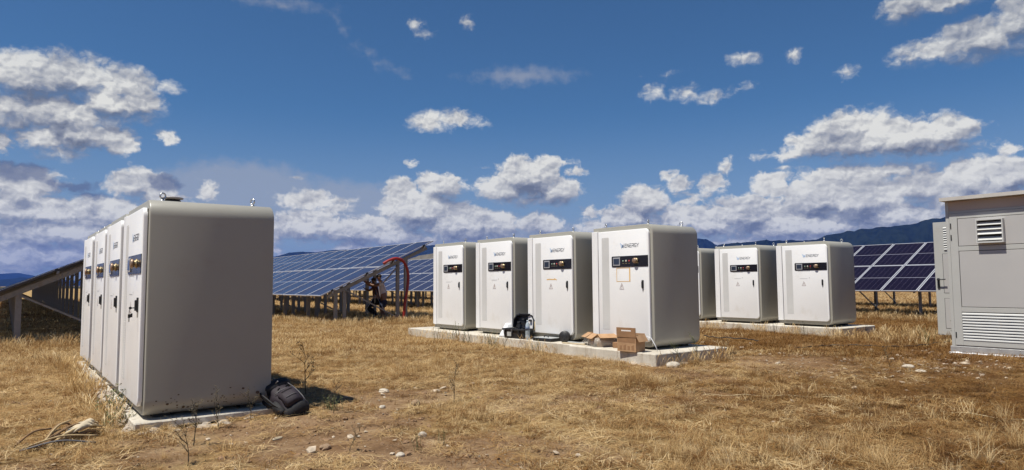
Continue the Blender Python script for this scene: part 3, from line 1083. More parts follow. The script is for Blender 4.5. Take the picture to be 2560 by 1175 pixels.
def body_mesh():
    b = MB()
    rad = (0.16, 0.012, 0.012, 0.175)
    # corners in order (y0,z0) (y1,z0) (y1,z1) (y0,z1)
    def prof(ins):
        return rrect(BODY_Y0 + ins, BODY_Y1 - ins, 0 + ins, BODY_H - ins, [max(r - ins, 0.004) for r in rad], 10)
    xs = [(BODY_X0, 0.016), (BODY_X0 + 0.004, 0.006), (BODY_X0 + 0.016, 0.0), (BODY_X1 - 0.016, 0.0), (BODY_X1 - 0.004, 0.006), (BODY_X1, 0.016)]
    rings = [[(x, u, v) for u, v in prof(i)] for x, i in xs]
    b.rings(rings, 0, True)
    me = b.mesh('body', M['grey_paint'])
    me.set_sharp_from_angle(angle=R(35)) if hasattr(me, 'set_sharp_from_angle') else None
    return me


def door_mesh():
    b = MB()
    def prof(i):
        return rrect(0.0 + i, 1.275 - i, DZ0 + i, DZ1 - i, [0.095, 0.004 + i * .2, 0.004 + i * .2, 0.095], 8)
    rings = [[(x, u, v) for u, v in prof(i)] for x, i in ((0.040, 0.004), (0.040, 0.0), (0.012, 0.0), (0.004, 0.0035), (0.0, 0.012))]
    b.rings(rings, 0, True)
    me = b.mesh('door', M['white_paint'])
    me.set_sharp_from_angle(angle=R(40)) if hasattr(me, 'set_sharp_from_angle') else None
    return me


def make_cabinet_meshes():
    m = {}
    m['body'] = body_mesh()
    m['door'] = door_mesh()
    b = MB()
    b.box(0.036, BODY_X0 + 0.004, 0.012, 1.26, 0.105, 2.10)
    m['door_gap'] = b.mesh('door_seal', M['grey_paint'])
    b = MB()
    b.box(0.004, BODY_X0 - 0.001, 1.292, 1.452, 0.085, 2.125, bev=0.006, seg=2)
    m['hinge_post'] = b.mesh('side_strip', M['white_paint'])
    b = MB()
    b.prism(rrect(0.985, 1.175, 0.265, 2.0, [0.02] * 4, 3), 'x', -0.0015, 0.006)
    for k in range(62):
        z = 0.285 + k * 0.0275
        b.prism([(0.995, z), (1.165, z), (1.165, z + 0.015), (0.995, z + 0.015)], 'x', -0.0025, -0.0014)
    m['vent'] = b.mesh('vent_grille', M['vent_paint'])
    b = MB()
    b.prism(rrect(0.014, 0.912, 1.435, 1.636, [0.004, 0.022, 0.022, 0.004], 4), 'x', -0.007, 0.002)
    m['band'] = b.mesh('control_panel', M['black_gloss'])
    b = MB()
    b.box(-0.019, -0.0065, 0.688, 0.868, 1.459, 1.612, bev=0.004)
    m['bezel'] = b.mesh('display', M['screen_grey'])
    b = MB()
    b.box(-0.0215, -0.0185, 0.708, 0.848, 1.484, 1.590)
    m['screen'] = b.mesh('screen', M['screen_dark'])
    for nm, mt, y, r in (('g', 'lamp_green', .617, .013), ('w', 'lamp_white', .542, .017), ('r', 'lamp_red', .466, .015)):
        b = MB()
        b.lathe([(r * 1.15, -0.006), (r * 1.15, -0.012), (r, -0.0125), (r * .75, -0.015), (0.001, -0.016)], (0, y, 1.543), 'x', 14)
        m['lamp_' + nm] = b.mesh('indicator_lamp', M[mt])
    b = MB()
    for y, w in ((.617, .018), (.542, .026), (.466, .018), (.325, .02), (.255, .016)):
        b.face([(-0.0085, y - w, 1.497), (-0.0085, y + w, 1.497), (-0.0085, y + w, 1.503), (-0.0085, y - w, 1.503)])
    m['legend'] = b.mesh('small_print', M['label_gold'])
    b = MB()
    b.lathe([(0.05, -0.006), (0.05, -0.014), (0.036, -0.017), (0.036, -0.034), (0.04, -0.038)], (0, .30, 1.543), 'x', 20)
    m['collar'] = b.mesh('switch_collar', M['brass'])
    b = MB()
    b.lathe([(0.034, -0.034), (0.046, -0.040), (0.049, -0.050), (0.045, -0.061), (0.030, -0.067), (0.001, -0.069)], (0, .30, 1.543), 'x', 20)
    m['knob'] = b.mesh('switch_knob', M['copper'])
    b = MB()
    b.box(-0.016, 0.002, 0.128, 0.170, 1.04, 1.19, bev=0.006, seg=2)
    b.box(-0.034, -0.014, 0.136, 0.162, 1.055, 1.165, bev=0.006, seg=2)
    m['handle'] = b.mesh('handle', M['black_plastic'])
    b = MB()
    b.prism([(0.138, 1.04), (0.160, 1.04), (0.151, 0.985), (0.147, 0.985)], 'x', -0.010, 0.002)
    m['handle_tip'] = b.mesh('lock_plate', M['steel'])
    # lightning triangle
    b = MB()
    T = [(-0.717, 1.026), (-0.612, 1.026), (-0.664, 1.135), (-0.717, 1.026)]
    strokes(b, [T], 0.0065, 0.0022)
    strokes(b, [[(-0.655, 1.104), (-0.674, 1.074), (-0.656, 1.071), (-0.668, 1.040)]], 0.0065, 0.0022)
    m['warning'] = b.mesh('warning_triangle', M['mark_red'])
    # lifting eye
    b = MB()
    b.lathe([(0.028, 0), (0.028, 0.012), (0.014, 0.016), (0.012, 0.03)], (0, 0, 0), 'z', 12)
    ring = []
    for k in range(21):
        a = 2 * math.pi * k / 20 + .3
        ring.append((0.030 * math.cos(a), 0, 0.058 + 0.030 * math.sin(a)))
    b.tube(ring, 0.0085, 6, caps=False)
    m['eye'] = b.mesh('lifting_eye', M['steel'])
    b = MB()
    for x in (0.16, 1.02):
        b.box(x, x + 0.16, 0.12, 1.38, -0.06, 0.0)
    m['feet'] = b.mesh('base_rail', M['dark_gap'])
    return m


CM = make_cabinet_meshes()


def sticker(parent, kind):
    """what is left on each door below the control panel"""
    b = MB()
    if kind == 'square':
        y0, y1, z0, z1, w = 0.455, 0.79, 1.17, 1.415, 0.010
        b2 = [((-y1, z0), (-y0, z0)), ((-y0, z0), (-y0, z1)), ((-y0, z1), (-y1, z1)), ((-y1, z1), (-y1, z0))]
        for p, q in b2:
            strokes(b, [[p, q]], w if p[0] != q[0] else w * 1.25, 0.0022)
        strokes(b, [[(-0.468, 1.18), (-0.468, 1.41)]], 0.018, 0.0024)
        o = b.build('tape_outline', M['mark_orange'], parent)
    elif kind == 'strip':
        strokes(b, [[(-0.79, 1.222), (-0.69, 1.226)], [(-0.67, 1.224), (-0.55, 1.222)], [(-0.55, 1.236), (-0.49, 1.214)]], 0.022, 0.0022)
        o = b.build('tape_residue', M['mark_orange'], parent)
    else:
        dz = kind
        strokes(b, [[(-0.78, 1.205 + dz), (-0.56, 1.205 + dz)], [(-0.52, 1.222 + dz), (-0.50, 1.236 + dz), (-0.50, 1.21 + dz)]], 0.008, 0.0022)
        strokes(b, [[(-0.82, 1.418), (-0.50, 1.418)], [(-0.50, 1.418), (-0.50, 1.40)], [(-0.82, 1.418), (-0.82, 1.40)]], 0.007, 0.0022)
        o = b.build('faint_marking', M['mark_grey'], parent)
    return o


def cabinet_proto():
    root = empty('inverter_cabinet', (0, 0, 0))
    inst('body', CM['body'], root)
    d = inst('door', CM['door'], root)
    inst('door_seal', CM['door_gap'], root)
    inst('side_strip', CM['hinge_post'], root)
    inst('vent_grille', CM['vent'], d)
    inst('logo_lettering', CM_LOGO[0], d, (0, 0.575, 1.795))
    inst('logo_mark', CM_LOGO[1], d, (0, 0.575, 1.795))
    inst('warning_triangle', CM['warning'], d)
    inst('handle', CM['handle'], d)
    inst('lock_plate', CM['handle_tip'], d)
    cp = inst('control_panel', CM['band'], root)
    for k in ('bezel', 'screen', 'lamp_g', 'lamp_w', 'lamp_r', 'legend', 'collar', 'knob'):
        inst(CM[k].name.split('.')[0], CM[k], cp)
    for x, y, rz in ((0.20, 0.17, .4), (0.20, 1.25, 1.2), (1.12, 0.17, 2.0), (1.12, 1.25, .9)):
        inst('lifting_eye', CM['eye'], root, (x, y, BODY_H - 0.001), (0, 0, rz))
    inst('base_rail', CM['feet'], root)
    return root


CM_LOGO = (LOGO_TXT, LOGO_MARK)
proto = cabinet_proto()
cab_list = []
ROWS = [
    ('left', 1.0915, 7.6967, 1.6859, 0.036, 'inverter cabinets of the left row', [
        ('nearest cabinet of all, its wide grey side to us and keys hanging in its door', 0.012),
        ('white cabinet directly behind the nearest one in the left row', -0.02),
        ('third cabinet from the front in the left row', 0.03),
        ('last cabinet of the left row, next to the dark solar array', 0.0)]),
    ('mid', 9.0926, 8.0731, 2.0348, 0.198, 'inverter cabinets of the middle row', [
        ('white cabinet with an orange square outline on its door above two cardboard boxes', 'square'),
        ('white cabinet with an orange tape strip on its door, behind the black toolbox', 'strip'),
        ('white cabinet just left of the black toolbox', 0.02),
        ('leftmost cabinet of the middle row, beside the red conduit and blue array', -0.015)]),
    ('right', 17.098, 9.0868, 2.0393, 0.203, 'inverter cabinets of the right row', [
        ('rightmost white cabinet, nearest to the grey kiosk', 0.01),
        ('middle cabinet of the three on the right hand slab', 0.03),
        ('cabinet at the left of the right hand slab, mostly hidden by a nearer one', 0.0)]),
]
r3 = random.Random(3)
for rname, x, y0, sp, z, grp, items in ROWS:
    for i, (label, stk) in enumerate(items):
        o = proto if not cab_list else copy_tree(proto)
        o.location = (x + r3.uniform(-.006, .006), y0 + i * sp, z)
        o.rotation_euler = (0, 0, r3.uniform(-.003, .003))
        tag(o, label, 'cabinet', grp)
        cab_list.append((o, stk))
for o, stk in cab_list:
    door = [c for c in o.children if c.name.startswith('door') and not c.name.startswith('door_seal')][0]
    sticker(door, stk)

# mud splashes low on the nearest cabinet's side
near = cab_list[0][0]
b = MB()
for k in range(64):
    x = 0.12 + rnd.random() ** .8 * 1.12
    z = abs(rnd.gauss(0.0, 0.085)) + 0.02 + (0.05 if rnd.random() < .2 else 0)
    s = rnd.uniform(.003, .009) * (1.9 if rnd.random() < .12 else 1)
    # follow the rounded lower edge
    if z < 0.16:
        a = math.acos(min(1, (0.16 - z) / 0.16))
        y = BODY_Y0 + 0.16 - 0.16 * math.sin(a)
        n = Vector((0, -math.sin(a), -math.cos(a)))
    else:
        y, n = BODY_Y0, Vector((0, -1, 0))
    c = Vector((x, y, z)) + n * 0.0025
    t1 = Vector((1, 0, 0))
    t2 = n.cross(t1)
    m = 9
    el = rnd.uniform(.5, 1.0)
    b.face([c + t1 * s * (1 + .3 * rnd.random()) * math.cos(6.283 * q / m) + t2 * s * el * (1 + .3 * rnd.random()) * math.sin(6.283 * q / m) for q in range(m)])
o = b.build('mud_splashes', plain('dried_mud', (0.10, 0.065, 0.04), 0.9), near)
o['kind'] = 'stuff'
# keys in the lock of the nearest cabinet
b = MB()
b.tube([(-0.034, .150, 1.085), (-0.060, .150, 1.085)], 0.006, 6)
b.lathe([(0.014, -0.006), (0.014, 0.006)], (-0.070, .150, 1.085), 'y', 10)
b.tube([(-0.075, .150, 1.078), (-0.080, .152, 1.045), (-0.078, .148, 1.02)], 0.003, 5)
b.box(-0.090, -0.066, 0.146, 0.150, 0.985, 1.022)
b.box(-0.083, -0.075, 0.146, 0.150, 0.945, 0.988)
b.box(-0.066, -0.048, 0.152, 0.156, 0.99, 1.03)
o = b.build('key_bunch', M['black_plastic'])
o.parent = None
o.location = near.location
tag(o, 'small bunch of keys hanging from the door lock of the nearest cabinet', 'keys')
# little device on its roof
root = empty('roof_device', (1.40, 7.97, 2.238), 0.3, 'small dark puck-shaped device lying on the roof of the nearest cabinet', 'device')
b = MB()
b.lathe([(0.075, -0.03), (0.085, 0.0), (0.085, 0.02), (0.07, 0.032)], (0, 0, 0), 'z', 20)
b.build('base', M['black_plastic'], root)
b = MB()
b.lathe([(0.06, 0.033), (0.105, 0.040), (0.108, 0.052), (0.09, 0.060), (0.001, 0.062)], (0, 0, 0), 'z', 24)
b.build('cap', plain('device_cap', (0.30, 0.27, 0.26), 0.45), root)

# ------------------------------------------------------------------ transformer kiosk
def kiosk():
    X, Y0, Y1, XB = 14.70, 2.30, 5.395, 18.3
    root = empty('transformer_kiosk', (X, Y1, -0.06), 0, 'grey metal transformer kiosk with louvred door at the right edge', 'kiosk')
    off = Vector((X, Y1, -0.06))

    def W(b, name, m, parent=root):
        for v in b.bm.verts:
            v.co -= off
        return b.build(name, m, parent)
    b = MB()
    b.box(X - 0.01, XB, Y0, Y1 + 0.03, -0.10, 0.085, bev=0.006)
    W(b, 'plinth', M['kiosk_plinth'])
    b = MB()
    r2 = random.Random(8)
    ring = []
    n = 40
    for k in range(n):
        y = Y0 + (Y1 + 0.06 - Y0) * k / (n - 1)
        ring.append([(X - 0.03 - r2.random() * .02, y, -0.06), (X - 0.012, y, -0.030 + r2.uniform(-.012, .012)), (X + 0.02, y, -0.032), (X + 0.02, y, -0.08), (X - 0.02, y, -0.08)])
    b.rings(ring, smooth=True)
    W(b, 'sealing_strip', M['foil'])
    b = MB()
    b.box(X + 0.02, XB, Y0, Y1, 0.085, 2.884)
    W(b, 'wall', M['kiosk_paint'])
    b = MB()
    b.box(X + 0.012, X + 0.03, Y0 + .01, Y1 - 0.055, 2.692, 2.882)
    W(b, 'upper_band', M['kiosk_band'])
    b = MB()
    b.box(X + 0.0, X + 0.03, Y1 - 0.056, Y1 + 0.004, 0.088, 2.88, bev=0.004)
    W(b, 'corner_post', M['kiosk_paint'])
    b = MB()
    b.box(X + 0.004, X + 0.03, Y0 + .02, Y1 - 0.058, 2.645, 2.688, bev=0.004)
    W(b, 'door_head', M['kiosk_paint'])
    # roof: shallow sheet with a turned-down edge
    b = MB()
    xr, yr = X - 0.155, Y1 + 0.045
    b.prism([(xr, 2.888), (xr, 2.955), (xr + 1.9, 3.09), (XB + 0.15, 2.955), (XB + 0.15, 2.888)], 'y', Y0 - 0.06, yr)
    W(b, 'roof', M['kiosk_roof'])

    def leaf(ya, yb, name, hood):
        """door leaf between ya (hinge) and yb, facing -X"""
        s = 1 if yb > ya else -1
        lo, hi = min(ya, yb), max(ya, yb)
        z0, z1 = 0.108, 2.640
        fr = MB()
        pa, pb = lo + 0.135, hi - 0.135
        zs = [(0.205, 0.742), (0.832, 1.912), (1.998, 2.540)]
        x0, x1 = X - 0.012, X + 0.018
        fr.box(x0, x1, lo, pa, z0, z1, bev=0.003)
        fr.box(x0, x1, pb, hi, z0, z1, bev=0.003)
        zz = [z0, zs[0][0], zs[0][1], zs[1][0], zs[1][1], zs[2][0], zs[2][1], z1]
        for a, c in ((zz[0], zz[1]), (zz[2], zz[3]), (zz[4], zz[5]), (zz[6], zz[7])):
            fr.box(x0 + .0006, x1, pa, pb, a, c, bev=0.003)
        d = W(fr, name, M['kiosk_paint'])
        for (a, c) in zs[1:]:
            g = MB()
            g.box(X + 0.006, X + 0.016, pa, pb, a, c)
            W(g, 'panel_joint', M['dark_gap'], d)
            p = MB()
            p.box(x0 - 0.001, X + 0.008, pa + 0.010, pb - 0.010, a + 0.010, c - 0.010, bev=0.003)
            W(p, 'door_panel', M['kiosk_inner'], d)
        g = MB()
        g.box(X + 0.012, X + 0.019, pa, pb, zs[0][0], zs[0][1])
        W(g, 'louvre_recess', M['dark_gap'], d)
        nb = 10
        a, c = zs[0]
        for k in range(nb):
            z = a + (c - a) * (k + 0.5) / nb
            q = MB()
            hh = (c - a) / nb
            q.prism([(X - 0.020, z - hh * .44), (X - 0.017, z - hh * .10), (X + 0.004, z + hh * .36), (X + 0.010, z + hh * .34), (X - 0.012, z - hh * .46)], 'y', pa + .004, pb - .004)
            W(q, 'louvre_slat', M['slat_white'], d)
        for z in ((2.40, 2.175, .30) if True else ()):
            h = MB()
            yh = hi - 0.022 if s < 0 else lo + 0.022
            h.box(X - 0.020, X - 0.0125, yh - 0.010, yh + 0.010, z - 0.055, z + 0.055, bev=0.003)
            W(h, 'hinge', M['dark_edge'], d)
        return d

    d1 = leaf(Y1 - 0.062, 3.92, 'door', True)
    d2 = leaf(2.34, 3.90, 'door', False)
    # ventilation hood on the first leaf
    hd = MB()
    y0, y1, z0, z1, dp = 4.425, 4.862, 2.040, 2.487, 0.098
    x0, x1 = X - 0.013 - dp, X - 0.0135
    hd.box(x0, x1, y0, y0 + 0.022, z0, z1, bev=.002)
    hd.box(x0, x1, y1 - 0.022, y1, z0, z1, bev=.002)
    hd.box(x0, x1, y0 + 0.022, y1 - 0.022, z1 - 0.022, z1, bev=.002)
    hd.box(x0, x1, y0 + 0.022, y1 - 0.022, z0, z0 + 0.030, bev=.002)
    hood = W(hd, 'vent_hood', M['slat_white'], root)
    bk = MB()
    bk.box(x1 - 0.012, x1 - 0.002, y0 + 0.022, y1 - 0.022, z0 + 0.03, z1 - 0.022)
    W(bk, 'vent_back', M['dark_gap'], hood)
    for zc, tl in ((2.405, .8), (2.315, .8), (2.245, 1.25), (2.125, .95)):
        q = MB()
        q.prism([(x0 + 0.002, zc - 0.034 * tl), (x0 + 0.006, zc - 0.037 * tl), (x1 - 0.02, zc + 0.036 * tl), (x1 - 0.024, zc + 0.039 * tl)], 'y', y0 + .024, y1 - .024)
        W(q, 'vent_blade', M['slat_white'], hood)
    # small rivets along the foot of the door
    b = MB()
    for y in (5.25, 4.95, 4.6, 4.3, 4.0):
        b.lathe([(0.008, 0.0), (0.008, -0.004), (0.001, -0.006)], (X - 0.0105, y, 0.07), 'x', 8)
    W(b, 'rivets', M['steel'])
    # side door standing open, in the plane facing the camera
    XD = 16.9
    b = MB()
    ya, yb, z0, z1 = Y1 + 0.012, 6.475, 0.125, 2.665
    b.box(XD, XD + 0.035, ya, yb, z0, z1, bev=0.003)
    od = W(b, 'open_side_door', M['kiosk_paint'])
    od['label'] = 'open side door with louvres and black lever handle'
    for (pa, pb, za, zc) in ((5.56, 6.31, 0.27, 0.95), (5.56, 6.31, 1.06, 1.95)):
        g = MB()
        g.box(XD - 0.0015, XD + 0.004, pa, pb, za, zc)
        W(g, 'panel_joint', M['dark_gap'], od)
        p = MB()
        p.box(XD - 0.004, XD + 0.005, pa + .008, pb - .008, za + .008, zc - .008, bev=.002)
        W(p, 'door_panel', M['kiosk_inner'], od)
    g = MB()
    g.box(XD - 0.0015, XD + 0.004, 5.56, 6.27, 2.03, 2.56)
    W(g, 'louvre_recess', M['dark_gap'], od)
    for k in range(10):
        z = 2.03 + 0.053 * (k + .5)
        q = MB()
        q.prism([(XD - 0.022, z - .019), (XD - 0.018, z - .006), (XD - 0.003, z + .020), (XD - 0.0016, z + .018), (XD - 0.016, z - .020)], 'y', 5.565, 6.265)
        W(q, 'louvre_slat', M['slat_white'], od)
    h = MB()
    h.box(XD - 0.022, XD - 0.001, 6.385, 6.435, 1.17, 1.40, bev=.006, seg=2)
    h.tube([(XD - 0.02, 6.41, 1.365), (XD - 0.075, 6.41, 1.365), (XD - 0.085, 6.40, 1.366), (XD - 0.09, 6.24, 1.372)], 0.012, 8)
    W(h, 'handle', M['black_plastic'], od)
    return root


kiosk()

# ------------------------------------------------------------------ things on the middle slab
SZ = 0.160
# open black toolbox: local x to the right (-Y), local y to the back (+X)
tb = empty('toolbox', (8.905, 11.66, SZ + .001), R(-90) + 0.10, 'open black toolbox with its lid thrown back, on the slab', 'toolbox')
b = MB()
def tub(b, w, d, h, t, tap):
    o0 = [(-w + tap, -d + tap, 0), (w - tap, -d + tap, 0), (w - tap, d - tap, 0), (-w + tap, d - tap, 0)]
    o1 = [(-w, -d, h), (w, -d, h), (w, d, h), (-w, d, h)]
    i1 = [(-w + t, -d + t, h), (w - t, -d + t, h), (w - t, d - t, h), (-w + t, d - t, h)]
    i0 = [(-w + t + tap, -d + t + tap, t), (w - t - tap, -d + t + tap, t), (w - t - tap, d - t - tap, t), (-w + t + tap, d - t - tap, t)]
    b.rings([o0, o1, i1, i0], smooth=False)
tub(b, 0.33, 0.145, 0.205, 0.015, 0.022)
b.box(-0.35, 0.35, -0.163, -0.143, 0.170, 0.210, bev=0.005)
b.box(-0.35, -0.328, -0.143, 0.15, 0.170, 0.210, bev=0.005)
b.box(0.328, 0.35, -0.143, 0.15, 0.170, 0.210, bev=0.005)
b.build('box', M['black_plastic'], tb)
b = MB()
b.box(-0.20, -0.07, -0.146, -0.1375, 0.045, 0.140)
b.build('paper_label', plain('grey_label', (0.42, 0.42, 0.40), 0.6, var=.2, vscale=30), tb)
for sx in (-.27, -.035, .18):
    b = MB()
    b.box(sx - .016, sx + .016, -0.172, -0.146, 0.115, 0.195, bev=.004)
    b.build('latch', M['black_plastic'] if sx > 0 else M['pack_trim'], tb)
b = MB()
w, hgt, dep = 0.33, 0.29, 0.10
prof = [(-w, 0), (w, 0), (w, hgt * .62), (w * .72, hgt), (-w * .72, hgt), (-w, hgt * .62)]
f = lambda k, y: [(u * k, y, 0.01 + v * k) for u, v in prof]
b.rings([f(1, 0.0), f(1, dep), f(.93, dep)], smooth=False, caps=(False, True))
b.rings([f(1, 0.0), f(.93, 0.0), f(.92, dep - .02)], smooth=False, caps=(False, True))
lid = b.build('lid', M['black_plastic'], tb, (0.02, 0.115, 0.205), (R(-9), 0, 0))
for x, z, s in ((-.15, .12, .04), (.10, .09, .05), (-.02, .19, .035), (.2, .18, .035)):
    b = MB()
    b.box(x - s, x + s, -0.010, 0.05, z - s * .6, z + s * .6, bev=.010, seg=2)
    b.build('lid_compartment', M['dark_edge'], lid)
b = MB()
b.tube([(0.335, 0.02, 0.16), (0.338, 0.04, 0.03), (0.335, 0.02, -0.03)], 0.012, 6)
b.build('lid_strap', plain('tan_strap', (0.45, 0.36, 0.22), 0.7), lid)
b = MB()
b.box(-.16, .18, -.02, .03, hgt + .010, hgt + .034, bev=.008, seg=2)
b.build('carry_handle', M['black_plastic'], lid)
b = MB()
for k in range(16):
    x, y = rnd.uniform(-.25, .25), rnd.uniform(-.09, .09)
    b.tube([(x, y, .14), (x + rnd.uniform(-.10, .10), y + rnd.uniform(-.04, .04), .185 + rnd.uniform(0, .02))], rnd.uniform(.007, .015), 6)
o = b.build('tools', M['dark_edge'], tb)
o['kind'] = 'stuff'

# water bottle in front of the box
wb = empty('water_bottle', (8.83, 11.235, SZ + .001), 0.4, 'clear plastic water bottle standing in front of the black toolbox', 'bottle')
b = MB()
b.lathe([(0.001, 0.004), (0.040, 0.0), (0.047, 0.012), (0.047, 0.09), (0.043, 0.10), (0.047, 0.11), (0.047, 0.26), (0.040, 0.31), (0.022, 0.355), (0.018, 0.36), (0.018, 0.385)], n=18)
b.build('body', M['bottle'], wb)
b = MB()
b.lathe([(0.0485, 0.19), (0.0485, 0.275)], n=18)
b.build('label', plain('bottle_label', (0.10, 0.13, 0.20), 0.4, var=.3, vscale=30), wb)
b = MB()
b.lathe([(0.021, 0.382), (0.021, 0.405), (0.001, 0.407)], n=14)
b.build('cap', plain('bottle_cap', (0.5, 0.58, 0.66), 0.4), wb)

# flat organiser case
tr = empty('organiser_case', (8.93, 10.72, SZ + .001), R(-90) + 0.10, 'flat black case with grey lid and small handle, lying beside the toolbox', 'case')
b = MB()
b.box(-.27, .27, -.15, .15, 0.0, .062, bev=.012, seg=2)
b.build('case_body', M['black_plastic'], tr)
b = MB()
b.box(-.255, .255, -.138, .138, .0625, .074, bev=.006)
b.build('lid', M['tray_grey'], tr)
b = MB()
b.tube([(-.06, -.02, .072), (-.05, -.02, .105), (.05, -.02, .105), (.06, -.02, .072)], .012, 6)
b.build('handle', M['black_plastic'], tr)
for x in (-.17, .15):
    b = MB()
    b.box(x - .025, x + .025, -.160, -.148, .015, .066, bev=.003)
    b.build('latch', M['dark_edge'], tr)

# reel of black tape on edge
rl = empty('cable_reel', (9.02, 10.27, SZ + .112), R(-62), 'round black reel standing on edge against the cabinet foot', 'reel')
b = MB()
b.lathe([(0.035, -.045), (.108, -.045), (.112, -.035), (.112, .035), (.108, .045), (.035, .045)], axis='y', n=26)
b.build('reel', M['tape_black'], rl)
b = MB()
b.lathe([(.001, -.048), (.05, -.049), (.062, -.0452)], axis='y', n=20)
b.build('hub', M['dark_edge'], rl)

# white helmet and cloth behind the toolbox
b = MB()
bm2 = bmesh.new()
bmesh.ops.create_uvsphere(bm2, u_segments=22, v_segments=12, radius=0.16)
for v in bm2.verts:
    v.co.z = max(v.co.z, -0.02) * (1.0 if v.co.z > 0 else 1)
    v.co.x *= 1.15
    if v.co.z < .01:
        v.co.x *= 1.18
        v.co.y *= 1.14
for f in bm2.faces:
    f.smooth = True
b.join(bm2, 0, Matrix.Translation((0, 0, .02)))
o = b.build('safety_helmet', M['helmet'], None, (9.30, 11.85, SZ + .17))
tag(o, 'white rounded helmet perched behind the left end of the toolbox', 'helmet')
b = MB()
n = 14
for k in range(n):
    pass
rings = []
for t in np.linspace(0, 1, 7):
    z = 0.30 * t
    r0 = 0.20 * (1 - .75 * t ** 1.4)
    rings.append([(r0 * 1.1 * math.cos(6.283 * k / 18) * (1 + .12 * math.sin(k * 2.1 + t * 3)), r0 * .8 * math.sin(6.283 * k / 18) * (1 + .12 * math.cos(k * 1.7)), z) for k in range(18)])
b.rings(rings)
o = b.build('white_sack', M['pale_cloth'], None, (8.99, 12.13, SZ + .001))
tag(o, 'white cloth sack slumped left of the black toolbox', 'sack')

# open cardboard box with plastic wrap
bx = empty('cardboard_box', (9.08, 9.27, SZ + .002), R(-90) - 0.42, 'open cardboard box with spread flaps and clear wrap at its foot', 'box')
b = MB()
w, d, h, t = .27, .19, .235, .006
for (x0, x1, y0, y1) in ((-w, w, -d, -d + t), (-w, w, d - t, d), (-w, -w + t, -d + t, d - t), (w - t, w, -d + t, d - t)):
    b.box(x0, x1, y0, y1, 0, h)
b.box(-w + t, w - t, -d + t, d - t, .001, t)
b.build('carton', M['card'], bx)
def flap(x0, x1, y0, y1, hinge, rot, axis):
    q = MB()
    q.box(x0, x1, y0, y1, -.003, .003)
    return q.build('flap', M['card'], bx, hinge, rot)
flap(-w, -.012, -.16, 0, (0, -d - .001, h), (R(30), 0, R(-2)), 'x')
flap(.012, w, -.16, 0, (0, -d - .001, h), (R(33), 0, R(3)), 'x')
flap(-w, w, 0, .17, (0, d + .001, h), (R(-12), 0, 0), 'x')
flap(-.16, 0, -d, d, (-w - .001, 0, h), (0, R(-28), 0), 'y')
flap(0, .16, -d, d, (w + .001, 0, h), (0, R(24), 0), 'y')
b = MB()
rings = []
for z, g in ((.004, .055), (.05, .075), (.11, .07), (.16, .03), (.17, .004)):
    ring = []
    for k in range(36):
        a = 6.283 * k / 36
        ux, uy = math.cos(a), math.sin(a)
        s = 1 / max(abs(ux) / (w + g), abs(uy) / (d + g))
        wob = 1 + .05 * math.sin(5 * a + z * 30) + .03 * math.sin(11 * a + z * 55)
        ring.append((ux * s * wob, uy * s * wob, z))
    rings.append(ring)
b.rings(rings, caps=(False, False))
b.build('plastic_wrap', M['wrap'], bx)

# second box, closed, on the slab edge
b2 = empty('cardboard_box', (8.70, 8.17, SZ + .002), R(-90) + 0.10, 'brown printed cardboard box with a long handle slot, on the slab edge', 'box')
b = MB()
w, d, h, t = .20, .13, .335, .006
b.box(-w, w, -d + .002, -d + t + .002, 0, h - .09)
b.box(-w, w, d - t, d, 0, h - .03)
b.box(-w, -w + t, -d + t + .002, d - t, 0, h - .05)
b.box(w - t, w, -d + t + .002, d - t, 0, h - .05)
b.box(-w + t, w - t, -d + t + .002, d - t, .001, t)
b.build('carton', M['card'], b2)
q = MB()   # raised front panel with the slot cut out
zz0, zz1, s0, s1, sx = h - .0895, h + .075, h + .012, h + .034, .105
q.box(-w - .004, -sx, -.003, .003, zz0, zz1)
q.box(sx, w + .004, -.003, .003, zz0, zz1)
q.box(-sx, sx, -.003, .003, zz0, s0)
q.box(-sx, sx, -.003, .003, s1, zz1)
q.build('front_flap', M['card_dark'], b2, (0, -d + .003, 0), (R(1.5), 0, R(0.6)))
q = MB()
for k in range(4):
    x = -.15 + k * .085
    q.face([(x, -d + .0005, .03), (x + .055, -d + .0005, .03), (x + .055, -d + .0005, .10 + .02 * (k % 2)), (x, -d + .0005, .10)])
q.face([(-.185, -d + .0005, .16), (.185, -d + .0005, .15), (.185, -d + .0005, .235), (-.185, -d + .0005, .235)])
q.build('print', M['card_dark'], b2)
flap3 = MB()
flap3.box(0, .13, -d, d, -.003, .003)
flap3.build('flap', M['card'], b2, (w + .001, 0, h - .05), (0, R(58), 0))
# a scrap between the boxes and laths
b = MB()
b.box(-.16, .16, -.10, .10, 0, .10, bev=.004)
o = b.build('small_carton', M['card_dark'], None, (9.02, 8.67, SZ + .001), (0, 0, R(-80)))
tag(o, 'low dark brown carton lying between the two cardboard boxes', 'box')
for k, (x, y, z, rz, L, lb) in enumerate(((9.03, 9.98, .012, 1.45, .75, 'thin pale wooden lath lying left of the open cardboard box'), (8.86, 9.82, .012, 1.75, .55, 'shorter pale lath across the joint of the slabs'))):
    b = MB()
    b.box(-L / 2, L / 2, -.03, .03, -.01, .01, bev=.002)
    o = b.build('wooden_lath', M['wood'] if k else M['tray_grey'], None, (x, y, SZ + z), (0, 0, rz))
    tag(o, lb, 'lath', 'laths on the slab')
b = MB()
pts = []
for k in range(30):
    a = k * .42
    pts.append((8.86 + .10 * math.cos(a) * (1 - k * .008), 7.98 + .17 * math.sin(a), SZ + .20 + .006 * k * 0 + .09 * math.sin(a * .5 + .8) * .6))
b.tube([(9.06, 8.50, SZ + .02), (8.98, 8.44, SZ + .16), (8.95, 8.30, SZ + .24), (8.95, 8.1, SZ + .26), (8.97, 7.95, SZ + .22), (9.0, 7.88, SZ + .09), (9.02, 7.86, SZ + .012)], .008, 6)
o = b.build('white_cable', plain('white_cable_plastic', (.7, .7, .72), .4))
